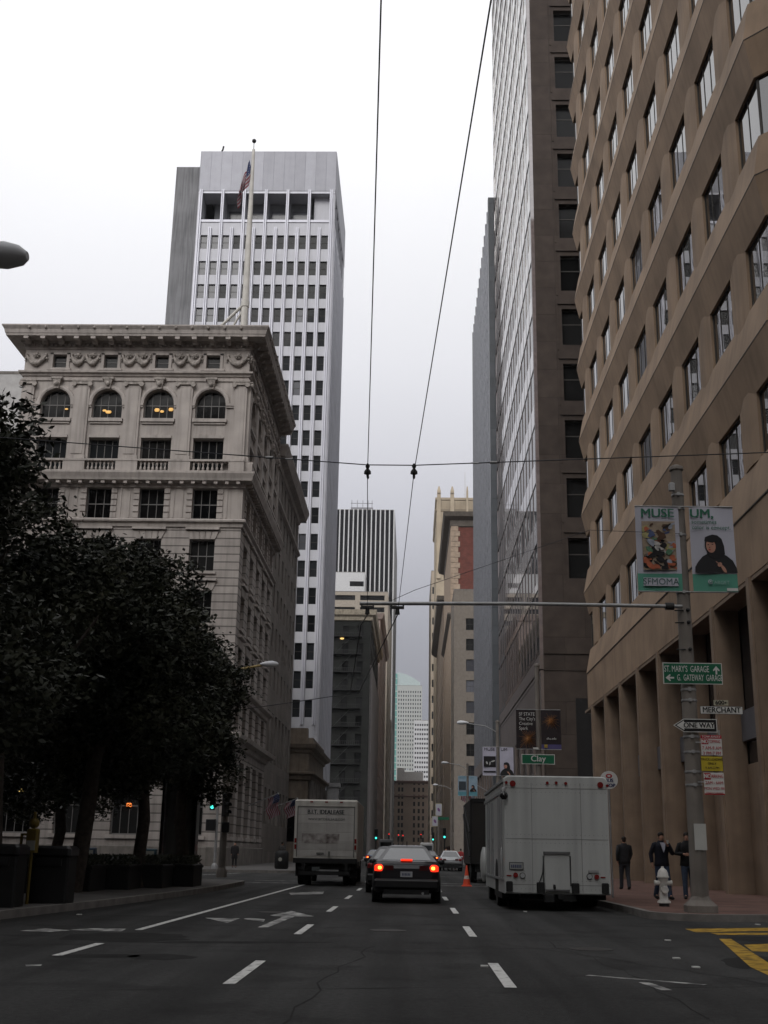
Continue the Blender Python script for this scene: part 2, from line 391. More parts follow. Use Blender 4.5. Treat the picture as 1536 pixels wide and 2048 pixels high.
# ---------------------------------------------------------------- ground
mb = MB()
gx = [-3000, -300, -40, 40, 300, 3000]; gyy = [-600, -60, 60, 200, 900, 4500]
for i in range(5):
    for j in range(5): mb.poly([(gx[i], gyy[j], 0), (gx[i+1], gyy[j], 0), (gx[i+1], gyy[j+1], 0), (gx[i], gyy[j+1], 0)])
struct('road', mb, asphalt)
def slab(name, pts, m, h=.15):
    mb = MB(); n = len(pts)
    mb.poly([(x, y, h) for x, y in pts])
    struct(name, mb, m)
    k = MB(); sweep(k, pts, [(0, -.01), (0, h+.004), (-.16, h+.004), (-.16, h-.03)], True, -1)
    # kerb joints
    struct('kerb', k, kerbm)
def arc(cx, cy, r, a0, a1, n=6): return [(cx+r*math.cos(rad(a0+(a1-a0)*i/n)), cy+r*math.sin(rad(a0+(a1-a0)*i/n))) for i in range(n+1)]
# counter-clockwise outlines
slab('pavement', [(60, 29.2), (60, 76)]+arc(7.4, 73.8, 2.2, 90, 180)+[(5.2, 50), (5.22, 34), (5.32, 29.5)]+arc(6.6, 28.2, 1.3, 185, 262, 6)+[(8.0, 27.3), (12, 28.3), (30, 28.9)], brickpave)
slab('pavement', [(60, 92), (60, 262), (5.4, 262)]+arc(7.6, 94.2, 2.2, 180, 270), paving)
slab('pavement', [(60, 274), (60, 700), (5.4, 700)]+arc(7.6, 276.2, 2.2, 180, 270), paving)
slab('pavement', [(-70, -30), (-8.2, -30), (-8.1, 10), (-7.72, 22.9), (-7.2, 28.2), (-6.6, 36), (-6.42, 41)]+arc(-8.9, 47.6, 2.4, 0, 80, 6)+[(-14, 51.2), (-70, 53)], paving)
slab('pavement', [(-70, 73.5), (-12, 73)]+arc(-8.9, 75.4, 2.4, -88, 0, 5)+[(-6.4, 100), (-6.0, 250), (-70, 250)], paving)
slab('pavement', [(-70, 262), (-6.2, 262), (-6.2, 700), (-70, 700)], paving)
slab('pavement', [(8, -40), (60, -40), (60, 17.5), (9.5, 16.0)]+arc(7.6, 13.6, 2.2, 90, 180), paving)

def gpoly(mb, pts, z=.004): mb.poly([(*gz(u, v), z) for u, v in pts])
def line(mb, x0, y0, x1, y1, w, z=.004):
    d = Vector((x1-x0, y1-y0)).normalized(); nx, ny = -d.y*w/2, d.x*w/2
    n = max(1, int((Vector((x1-x0, y1-y0))).length/4))
    mb.poly([(x0+nx, y0+ny, z), (x0-nx, y0-ny, z), (x1-nx, y1-ny, z), (x1+nx, y1+ny, z)])
mw = MB()
for k in range(-2, 5):
    y = 12.95+7.65*k
    if y < 46: line(mw, -1.88, y, -1.88, y+2.7, .13); line(mw, 1.06, y+.2, 1.06, y+3.0, .13)
for k in range(0, 12):
    y = 100+9*k; line(mw, -1.9, y, -1.9, y+3, .12); line(mw, 1.06, y, 1.06, y+3, .12)
line(mw, -4.62, 20.9, -4.33, 50, .13); line(mw, -4.52, 15.8, -4.5, 17.9, .13); line(mw, -4.5, 8, -4.5, 10.6, .13)
struct('lane_marking', mw, whitep)
mf = MB()
line(mf, 2.07, 14.63, 3.25, 13.83, .10); line(mf, 2.6, 13.95, 2.70, 13.2, .12)
# crosswalk lines over the far side street and stop bars
for y in (51.5, 55.0): line(mf, -7.0, y, 5.0, y+.6, .28)
line(mf, -6.0, 70.5, 5.0, 70.9, .28); line(mf, -12.5, 56, -10, 71, .28)
def arrow(mb, cx, cy, s, fl=1):
    q = lambda x, y: (cx+x*s*fl, cy+y*s, .004)
    mb.poly([q(-.12, 0), q(.12, 0), q(.12, 2.2), q(-.12, 2.0)]); mb.poly([q(.12, 2.2), q(-1.0, 2.9), q(-1.0, 2.55), q(-.12, 2.0)])
    mb.poly([q(-.95, 3.15), q(-1.0, 2.2), q(-1.6, 2.85)])
gpoly(mf, [(515, 1855), (536, 1855), (590, 1833), (628, 1833), (583, 1822), (540, 1831), (566, 1834)])
gpoly(mf, [(487, 1838), (527, 1844), (530, 1839), (497, 1836)]); gpoly(mf, [(410, 1836), (480, 1837), (455, 1846)])
gpoly(mf, [(40, 1862), (90, 1857), (140, 1861), (100, 1864)]); gpoly(mf, [(140, 1860), (180, 1857), (252, 1858), (242, 1864), (180, 1862)])
gpoly(mf, [(578, 1786), (648, 1783), (646, 1788), (582, 1790)]); gpoly(mf, [(50, 1930), (84, 1929), (82, 1932), (52, 1933)])
struct('faded_marking', mf, fadedp)
my = MB()
gpoly(my, [(1370, 1858), (1536, 1856), (1700, 1856), (1700, 1861), (1536, 1862), (1392, 1865)])
gpoly(my, [(1438, 1878), (1462, 1878), (1540, 1928), (1600, 1962), (1560, 1962), (1500, 1934)])
gpoly(my, [(1488, 1890), (1536, 1888), (1640, 1890), (1640, 1905), (1536, 1904), (1505, 1903)])
gpoly(my, [(1420, 1866), (1536, 1866), (1536, 1870), (1436, 1870)])
struct('yellow_marking', my, yellowp)
mp = MB()
def patch(u, v, ru, rv, n=22, z=.002):
    c = Vector(gz(u, v)); px = Vector(gz(u+ru, v))-c; py = Vector(gz(u, v-rv))-c; pts = []
    for i in range(n):
        a = 2*PI*i/n; k = 1+random.uniform(-.14, .14); p = c+px*math.cos(a)*k+py*math.sin(a)*k; pts.append((p.x, p.y, z))
    mp.poly(pts)
patch(250, 1874, 135, 9); patch(320, 1914, 70, 6); patch(190, 1912, 95, 4); patch(470, 1885, 180, 2.2)
patch(1500, 1925, 55, 12); patch(1510, 1878, 60, 5)
rnd = random.Random(21)
def crack(x, y, dx, dy, n, w):
    pts = [(x, y)]
    for i in range(n): x += dx+rnd.uniform(-.12, .12); y += dy+rnd.uniform(-.12, .12); pts.append((x, y))
    for i in range(n):
        a, b = Vector(pts[i]), Vector(pts[i+1]); d = (b-a).normalized(); q = Vector((-d.y, d.x))*w*rnd.uniform(.5, 1)
        mp.poly([(*(a-q), .0025), (*(a+q), .0025), (*(b+q*.8), .0025), (*(b-q*.8), .0025)])
crack(-1.0, 9, .03, .7, 14, .016); crack(-3.6, 12, .55, .12, 14, .014); crack(2.6, 11, -.05, .6, 22, .012); crack(-6.5, 17.5, .8, .1, 13, .02); crack(4.4, 13, -.25, .55, 12, .014); crack(-.2, 19, .5, .25, 12, .012); crack(0, 6.5, .6, .05, 9, .012)
struct('asphalt_patch', mp, patchm)
mc = MB()
for x, y in ((2.7, 18.6), (-3.1, 27.5), (-.4, 22.0)): mc.cyl((x, y, .001), (x, y, .006), .33, None, 22, True, False)
struct('manhole_cover', mc, mat('cast_iron', (.03, .028, .026), .6, metal=.4, bump=.8, bscale=30))
ms = MB()
for u, v, a in ((1335, 1882, 7), (1352, 1918, 7), (1050, 1824, 7), (968, 1934, 6), (158, 1830, 8), (1391, 1936, 5), (1515, 1850, 6)):
    x, y = gz(u, v); ms.box(x-.04, x+.05, y-.05, y+.05, 0.003, .02)
tag(ms.build('litter', mat('paper_litter', (.5, .5, .48), .8)), 'small pale scraps of litter scattered on the dark asphalt', 'litter', kind='stuff')

# ---------------------------------------------------------------- right: brown precast building with folded bands
R = thing('office_building', 'brown precast office building with folded bands of slanted windows on the right', 'building', (11.35, 33.4, 0))
PX = 11.2; NR = 12; FH = 5.17; Z0 = 12.3; HD, SL, RO = 1.42, 1.52, .28; WH = FH-HD-SL
path = [(46, 31.0), (13.6, 31.0), (PX, 33.6), (PX, 73.4), (13.6, 76), (46, 76)]
mb = MB()
for k in range(NR):
    z = Z0+FH*k
    pr = [(-.45, z-HD), (0, z-HD), (RO, z-.02), (RO, z+.02), (0, z+SL), (-.45, z+SL)]
    if k == 0: pr = [(RO-.04, z-2.15), (RO-.03, z-.03), (RO, z+.02), (0, z+SL), (-.45, z+SL)]
    sweep(mb, path, pr)
mb.build('wall', brownc, R, world=True)
mb = MB(); sweep(mb, path, [(-.45, Z0-2.15), (RO-.04, Z0-2.15), (RO-.04, Z0-.03), (RO-.1, Z0-.03)]); mb.build('fascia', brownp, R, world=True)
for k in range(NR):     # dark shadow-gap joint along each fold
    z = Z0+FH*k; mb = MB(); sweep(mb, path, [(RO-.02, z-.05), (RO+.006, z-.04), (RO+.006, z-.008), (RO-.02, z)]); mb.build('fold_joint', frame_dk, R, world=True)
frW = Fr((PX, 33.6), (0, 1), (-1, 0)); wc = [(1.2, 2.3)]+[(39.4+4.83*k-33.6, 2.92) for k in range(7)]+[(39.05, 1.3)]
ztop = Z0+FH*(NR-1)+1.2
for (a, wa), (b, wb) in zip(wc[:-1], wc[1:]):
    mb = MB(); u0, u1 = a+wa/2, b-wb/2; P = frW.p
    frW.box(mb, u0, u1, -.45, -.002, Z0+1, ztop)
    mb.loft([[P(u0+.03, -.01, z), P(u0+.7, .055, z), P(u1-.75, .055, z), P(u1-.03, -.01, z)] for z in (Z0+1.5, ztop)])
    mb.build('pier', brownc, R, world=True)
fS = Fr((13.6, 31.0), (1, 0), (0, -1)); fB = Fr((13.6, 76), (1, 0), (0, 1))
for f in (fS, fB):
    for k in range(6): mb = MB(); f.box(mb, 2.4+4.9*k+.9, 2.4+4.9*k+2.85, -.45, -.002, Z0+1, ztop); mb.build('pier', brownc, R, world=True)
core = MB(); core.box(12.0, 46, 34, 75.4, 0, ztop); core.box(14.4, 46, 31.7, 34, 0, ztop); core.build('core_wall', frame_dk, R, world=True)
wins = []
WM = lambda w: win_mesh(w, WH, 3 if w > 2.5 else 2, 1, .05, frame_dk, glass_n, dep=.05)
for k in range(NR-1):
    zs_ = Z0+FH*k+SL
    for u, w in wc: wins.append((frW.p(u, -.10, zs_), frW.rot, WM(w)))
    for a, b in (((13.6, 31.0), (PX, 33.6)), ((PX, 73.4), (13.6, 76))):
        d = (Vector(b)-Vector(a)); Lc = d.length; d.normalize(); f = Fr(a, (d.x, d.y), (-d.y, d.x))
        wins.append((f.p(Lc/2, -.10, zs_), f.rot, WM(Lc-.1)))
    for j in range(6): wins.append((fS.p(1.7+4.9*j, -.10, zs_), fS.rot, WM(2.95)))
place_windows(R, wins)
mb = MB(); mb.box(11.4, 46, 33.6, 75.8, ztop, ztop+1.5); mb.build('roof', brownc, R, world=True)
# arcade of slender piers
for k in range(-1, 8):
    y = 42.4+4.9*(k-1)
    if y < 34: continue
    m = MB(); m.box(10.97, 11.85, y-.24, y+.24, .15, Z0-2.15); m.box(10.90, 10.97, y-.17, y+.17, .15, Z0-2.15); m.build('column', browng, R, world=True)
mb = MB(); mb.box(11.8, 12.7, 33, 75, .15, 4.5); mb.box(10.95, 12.7, 33.6, 33.85, .15, 10.15); mb.box(12.3, 46, 31.2, 31.5, .15, 10.2); mb.build('base_wall', browng, R, world=True)
mb = MB(); mb.box(11.7, 12.7, 33, 75, 5.3, 6.35); mb.build('transom_band', mat('grey_band', (.10, .10, .11), .5), R, world=True)
for k in range(8):
    y = 42.4+4.9*(k-1); m = MB(); m.box(11.88, 11.98, y-4.9, y, 4.5, 10.1)
    for q in (.33, .66): m.box(11.8, 11.88, y-4.9+4.9*q-.04, y-4.9+4.9*q+.04, 6.35, 10.1)
    m.build('shop_window', glass('dark_glazing', (.006, .006, .007), .08, 1.4), R, world=True)
mb = MB(); mb.box(10.98, 12.6, 33.6, 75, 10.0, 10.14); mb.build('soffit', browng, R, world=True)

# ---------------------------------------------------------------- right: brown granite tower with mirror side
T = thing('granite_tower', 'tall brown granite tower whose mirrored side reflects the white sky', 'building', (11, 98, 0))
HT = 135; zs = [18.7+5.45*k for k in range(0, 21)]
block('', '', 11, 46, 98, 144.3, HT, granite, {'F': [dict(u=[3.9+6.6*k for k in range(5)], z=zs[1:], w=3.1, h=3.6, mesh=lambda w, h: win_mesh(w, h, 1, 2, .09, frame_dk, glass_old, rowz=(.62,)))]}, root=T, depth=.5)
mb = MB(); ff = Fr((11, 98), (1, 0), (0, -1))
for z in zs[1:]:   # raised window surrounds
    for k in range(5):
        u = 3.9+6.6*k
        ff.box(mb, u-1.95, u+1.95, 0, .14, z+4.05, z+4.25); ff.box(mb, u-2.0, u-1.85, 0, .05, z-.5, z+4.05); ff.box(mb, u+1.85, u+2.0, 0, .05, z-.5, z+4.05)
ff.box(mb, -.0, 35, 0, .12, 17.6, 18.1); ff.box(mb, 0, 35, 0, .07, 16.2, 16.35)
mb.build('window_surround', granite, T, world=True)
fw = Fr((11, 98), (0, 1), (-1, 0)); mb = MB(); ops = []; wl = []
us = [1.75+2.9*k for k in range(16)]
wmm = win_mesh(2.62, 3.5, 2, 1, .075, frame_dk, glass_m, dep=.03)
for z in zs[1:]+[18.25]:
    for u in us:
        hh = 3.5
        if z == 18.25: hh = 5.2
        ops.append((u-1.31, u+1.31, z-.2, z-.2+hh)); wl.append((fw.p(u, .262, z-.2), fw.rot, wmm if hh < 4 else win_mesh(2.62, 5.2, 2, 2, .045, frame_dk, glass_m, dep=.03)))
wall_open(mb, fw, 0, 46.3, 17.5, HT, ops, .06, .3)
P = fw.p; mb.poly([P(0, 0, 17.5), P(0, .3, 17.5), P(0, .3, HT), P(0, 0, HT)]); mb.poly([P(46.3, 0, 17.5), P(46.3, .3, 17.5), P(46.3, .3, HT), P(46.3, 0, HT)])
mb.build('mirror_facade', polished, T, world=True)
for k in range(17):
    m = MB(); u = .30+2.9*k; fw.box(m, u-.05, u+.05, .3, .315, 17.5, HT); m.build('mullion', mat('mullion_dark', (.07, .06, .06), .4, metal=.4), T, world=True)
place_windows(T, wl)
mb = MB(); fw.box(mb, 0, 46.3, 0, .34, 16.3, 17.5); fw.box(mb, 0, 46.3, 0, .28, 15.9, 16.2)
for k in range(8): fw.box(mb, 1+6.2*k, 2.4+6.2*k, 0, .25, .15, 12.2)
fw.box(mb, 0, 46.3, 0, .25, 12.2, 15.9); mb.build('base_wall', mat('base_stone', (.125, .10, .088), .5, streak=.2), T, world=True)
for k in range(7):
    m = MB(); fw.box(m, 2.5+6.2*k, 7.1+6.2*k, .03, .1, .2, 12.1); m.build('shop_window', glass('dark_glazing'), T, world=True)
m = MB(); ff.box(m, 2.6, 30, 0.02, .08, .15, 13.9); m.build('loading_opening', mat('dark_opening', (.012, .011, .011), .8), T, world=True)

# ---------------------------------------------------------------- right: dark grey finned slab
S = thing('slab_tower', 'dark grey slab tower with stepped vertical fins beyond the granite tower', 'building', (9.9, 145, 0))
mb = MB(); mb.box(9.9, 40, 145, 146.0, 0, 89.8); mb.box(10.2, 40, 146, 189, 0, 88); mb.build('wall', slabgrey, S, world=True)
for k in range(13):
    y = 148.2+3.35*k; m = MB(); m.box(9.93, 10.1, y, y+.5, 14, 89.4); m.box(9.9, 9.93, y+.1, y+.4, 14, 89.4); m.build('fin', mat('fin_metal', (.15, .155, .17), .35, metal=.5), S, world=True)
    for q in (0, 1):
        m = MB(); a = y-2.5+q*1.3; m.box(10.08, 10.2, a, a+1.22, 14.2, 88.5); m.build('window', glass_m, S, world=True)
mb = MB()
for z in [14+3.9*k for k in range(19)]: mb.box(10.06, 11, 146, 189, z-.25, z+.35)
mb.build('spandrel', slabgrey, S, world=True)
mb = MB(); mb.box(9.9, 11, 146, 189, 12.2, 14); 
for k in range(8): mb.box(9.95, 11, 147+5.6*k, 148+5.6*k, .15, 12.2)
mb.build('base_wall', mat('base_stone'  , (.2, .2, .2)), S, world=True)

# ---------------------------------------------------------------- left: grey aluminium tower
TX0, TX1, TY = -33.1, -12.4, 155.0
A = thing('aluminium_tower', 'tall pale grey tower with rows of small dark windows and a blank top', 'building', (TX0, TY, 0))
cols = [TX0+1.28+1.64*k-TX0 for k in range(12)]
frF = Fr((TX0, TY), (1, 0), (0, -1)); W = TX1-TX0; DEP = 24
zr = [20.5-2.3+3.8*k for k in range(18)]+[87.1]
ops = [(u-.5, u+.5, z, z+2.3) for u in cols for z in zr]
big = [(cols[2*k]-.62, cols[2*k+1]+.62, 91.9, 96.5) for k in range(6)]
mb = MB(); wall_open(mb, frF, 0, W, 0, 96.9, ops, .3); 
mb.m = [0]*len(mb.f)
mb2 = MB(); wall_open(mb2, frF, 0, W, 91.0, 96.9, big, 3.2)
# lower part only up to 91
mb = MB(); wall_open(mb, frF, 0, W, 0, 91.0, [o for o in ops if o[3] < 91], .3)
frE = Fr((TX1, TY), (0, 1), (1, 0))
mb.add([frE.p(0, 0, 0), frE.p(DEP, 0, 0), frE.p(DEP, 0, 91), frE.p(0, 0, 91)], [(0, 1, 2, 3)])
mb.v += mb2.v and []
o0 = len(mb.v); mb.v += mb2.v; mb.f += [tuple(i+o0 for i in f) for f in mb2.f]; mb.m += mb2.m
eo = [(1.2+3.3*k, 4.2+3.3*k, 91.9, 96.5) for k in range(6)]
wall_open(mb, frE, 0, DEP, 91, 96.9, eo, 3.2)
mb.poly([(TX0, TY, 0), (TX0, TY+DEP, 0), (TX0, TY+DEP, 103.7), (TX0, TY, 103.7)]); mb.poly([(TX0, TY+DEP, 0), (TX1, TY+DEP, 0), (TX1, TY+DEP, 103.7), (TX0, TY+DEP, 103.7)])
mb.build('wall', alu_l, A, world=True)
mb = MB(); mb.box(TX0-.03, TX1+.03, TY-.05, TY+.3, 96.9, 103.7); mb.box(TX1-.3, TX1+.05, TY+.3, TY+DEP, 96.9, 103.7); mb.box(TX0, TX1, TY+.3, TY+DEP, 101, 101.4)
mb.build('parapet', alu_rib, A, world=True)
mb = MB(); mb.box(TX0+2, TX1-3.2, TY+3.2, TY+3.5, 90.5, 97); mb.box(TX1-3.4, TX1-3.2, TY+3.5, TY+DEP-1, 90.5, 97); mb.box(TX0+.3, TX1-.3, TY+.1, TY+DEP, 90.6, 91.0); mb.build('penthouse_wall', mat('penthouse_grey', (.16, .165, .17), .6), A, world=True)
for k in range(5):
    m = MB(); x = TX0+cols[2*k+2]; m.box(x-.3, x+1.9, TY+3.1, TY+3.2, 92.3, 95.2); m.box(x+.75, x+.85, TY+3.02, TY+3.1, 92.3, 95.2); m.build('penthouse_window', glass_blind, A, world=True)
mb = MB()
for k in range(13):
    u = cols[0]-.82+1.64*k
    top = 97 if k % 2 == 0 else 90.6
    frF.box(mb, u-.21, u-.07, 0, .30, 17.2, top); frF.box(mb, u+.07, u+.21, 0, .30, 17.2, top)
    frF.box(mb, u-.07, u+.07, 0, .12, 17.2, top)
mb.build('mullion', alu, A, world=True)
mb = MB()
for o in big: frF.box(mb, o[0], o[1], -.15, .12, 91.55, 91.95)
frF.box(mb, 0, W, 0, .08, 96.45, 96.6); mb.build('ledge', alu, A, world=True)
mb = MB()
for u in (cols[0]-1.1, W-.55, W-.2): frF.box(mb, u-.05, u+.05, 0, .1, 16, 97)
for k in range(9): frE.box(mb, .3+2.9*k, .45+2.9*k, 0, .12, 3, 91)
mb.build('corner_rib', alu, A, world=True)
wl = []
for u in cols:
    for z in zr:
        gm = glass_blind if (u < 7 and z > 70 and random.random() < .9) or random.random() < .05 else glass_d
        wl.append((frF.p(u, -.26, z), frF.rot, flat_win(1.0, 2.3, gm, frame_dk)))
place_windows(A, wl)
mb = MB(); mb.box(-37.3, TX0-.02, TY+2.5, TY+DEP, 0, 102.6); mb.build('concrete_core', conc, A, world=True)
mb = MB(); x, z = gy(434, 303, TY+3); mb.tube([(x, TY+3, 101), (x+.3, TY+3, 104.6), (x+.9, TY+3, 106.0), (x+1.0, TY+3, 106.6)], .14); mb.build('crane_davit', dark_metal, A, world=True)

# ---------------------------------------------------------------- left: ornate limestone building
OX0, OX1, OY, OD = -31.45, -13.3, 86.0, 21.0
B = thing('ornate_building', 'ornate limestone office building with arched top windows and a heavy bracketed cornice', 'building', (OX0, OY, 0))
fF = Fr((OX0, OY), (1, 0), (0, -1)); fE = Fr((OX1, OY), (0, 1), (1, 0))
colF = [-28.62-OX0, -24.49-OX0, -20.36-OX0, -16.23-OX0]; colE = [2.75+3.9*k for k in range(5)]
rows = [(2.2, 5.6, 2.5), (9.9, 2.4, 1.95), (13.6, 2.5, 1.95), (17.6, 2.5, 1.95), (21.6, 2.5, 1.95), (25.7, 2.5, 1.95), (29.3, 2.96, 2.4)]
lowo = {}; wl = []
for key, fr, cl, W in (('F', fF, colF, OX1-OX0), ('E', fE, colE, OD)):
    lo = []; up = []
    for (z, h, w) in rows:
        for u in cl:
            (lo if z < 25 else up).append((u-w/2, u+w/2, z, z+h))
            wl.append((fr.p(u, -.38, z), fr.rot, win_mesh(w, h, 4 if w > 2.2 else 3, 2, .075, frame_lt, random.choice([glass_old, glass_old, glass_d]), rowz=(.5,) if h < 2.8 else (.36,))))
    for u in cl:
        up.append((u-1.2, u+1.2, 33.9, 36.4)); wl.append((fr.p(u, -.38, 33.9), fr.rot, win_mesh(2.4, 2.5, 4, 1, .075, frame_lt, glass_old, True, rowz=(.5,))))
        up.append((u-.55, u+.55, 38.25, 39.35)); wl.append((fr.p(u, -.3, 38.25), fr.rot, win_mesh(1.1, 1.1, 1, 2, .06, frame_lt, glass_old)))
    lowo[key] = (lo, up)
mb = MB(); wall_open(mb, fF, 0, OX1-OX0, .15, 25.2, lowo['F'][0], .45); wall_open(mb, fE, 0, OD, .15, 25.2, lowo['E'][0], .45)
mb.build('rusticated_wall', stone_r, B, world=True)
mb = MB(); wall_open(mb, fF, 0, OX1-OX0, 25.2, 40.2, lowo['F'][1], .45); wall_open(mb, fE, 0, OD, 25.2, 40.2, lowo['E'][1], .45)
mb.poly([(OX0, OY, 0), (OX0, OY+OD, 0), (OX0, OY+OD, 40.2), (OX0, OY, 40.2)]); mb.poly([(OX0, OY+OD, 0), (OX1, OY+OD, 0), (OX1, OY+OD, 40.2), (OX0, OY+OD, 40.2)])
for fr, cl in ((fF, colF), (fE, colE)):     # arch spandrels
    for u in cl:
        K = 8; hs = 35.2
        for sg in (-1, 1):
            for i in range(K):
                a0, a1 = PI/2*i/K, PI/2*(i+1)/K
                q = [(u+sg*1.2*math.cos(a), hs+1.2*math.sin(a)) for a in (a0, a1)]
                x = u+sg*1.2
                mb.poly([fr.p(q[0][0], -.002, q[0][1]), fr.p(q[1][0], -.002, q[1][1]), fr.p(x if i < K-1 else x, -.002, q[1][1]), fr.p(x, -.002, q[0][1])])
                mb.poly([fr.p(q[0][0], 0, q[0][1]), fr.p(q[1][0], 0, q[1][1]), fr.p(q[1][0], -.4, q[1][1]), fr.p(q[0][0], -.4, q[0][1])])
mb.build('upper_wall', stone, B, world=True)
place_windows(B, wl)
mb = MB(); mb.box(OX0+.3, OX1-.5, OY+.6, OY+OD-.3, 40.2, 40.9); mb.build('roof', stone_dk, B, world=True)
perim = [(OX0, OY+OD), (OX0, OY), (OX1, OY), (OX1, OY+OD)]
def band(prof, name='cornice', m=stone): q = MB(); sweep(q, perim, prof, False, -1); return q.build(name, m, B, world=True)
cor = band([(-.1, 39.75), (.08, 39.8), (.12, 40.0), (.12, 40.22), (.34, 40.28), (.38, 40.42), (1.3, 40.46), (1.34, 40.62), (1.38, 40.66), (1.45, 40.95), (1.62, 41.2), (1.62, 41.3), (.4, 41.4), (-.3, 41.4)])
def along(fn, sp, d0=.3):
    for fr, L_ in ((fF, OX1-OX0), (fE, OD)):
        n = int((L_-2*d0)/sp)
        for i in range(n+1): fn(fr, d0+(L_-2*d0)*i/n)
q = MB(); along(lambda fr, u: fr.box(q, u-.09, u+.09, .1, .3, 40.02, 40.22), .36); q.build('dentil', stone, B, world=True)['kind'] = 'stuff'
def modil(fr, u):
    q = MB(); P = fr.p; q.loft([[P(x, .34, 40.10), P(x, .6, 40.05), P(x, .8, 40.22), P(x, 1.27, 40.24), P(x, 1.27, 40.47), P(x, .34, 40.47)] for x in (u-.19, u+.19)]); q.build('modillion', stone, B, world=True)
along(modil, 1.28)
def bead(fr, u):
    q = MB(); q.ball(fr.p(u, 1.52, 41.08), .13, 8); q.build('lion_mask', stone_carve, B, world=True)
along(bead, 1.28, .6)
band([(-.1, 37.45), (.12, 37.5), (.16, 37.62), (.34, 37.72), (.36, 37.86), (-.1, 37.95)], 'string_course')
band([(-.1, 37.05), (.1, 37.1), (.12, 37.25), (-.1, 37.3)], 'string_course')
band([(-.1, 28.15), (.14, 28.2), (.2, 28.5), (.75, 28.62), (.8, 28.8), (.95, 29.15), (.95, 29.3), (-.1, 29.35)], 'string_course')
q = MB(); along(lambda fr, u: fr.box(q, u-.14, u+.14, .15, .66, 28.38, 28.62), .85); q.build('bracket_row', stone, B, world=True)['kind'] = 'stuff'
band([(-.1, 25.0), (.12, 25.05), (.16, 25.3), (.36, 25.42), (.38, 25.55), (.2, 25.68), (-.1, 25.7)], 'string_course')
band([(-.1, 12.4), (.2, 12.5), (.25, 12.75), (.6, 12.9), (.65, 13.1), (-.1, 13.3)], 'string_course')
band([(-.1, 8.6), (.25, 8.7), (.35, 9.0), (.9, 9.1), (1.0, 9.4), (-.1, 9.6)], 'string_course')
band([(-.1, .1), (.2, .1), (.2, 1.4), (-.1, 1.5)], 'plinth', stone_dk)
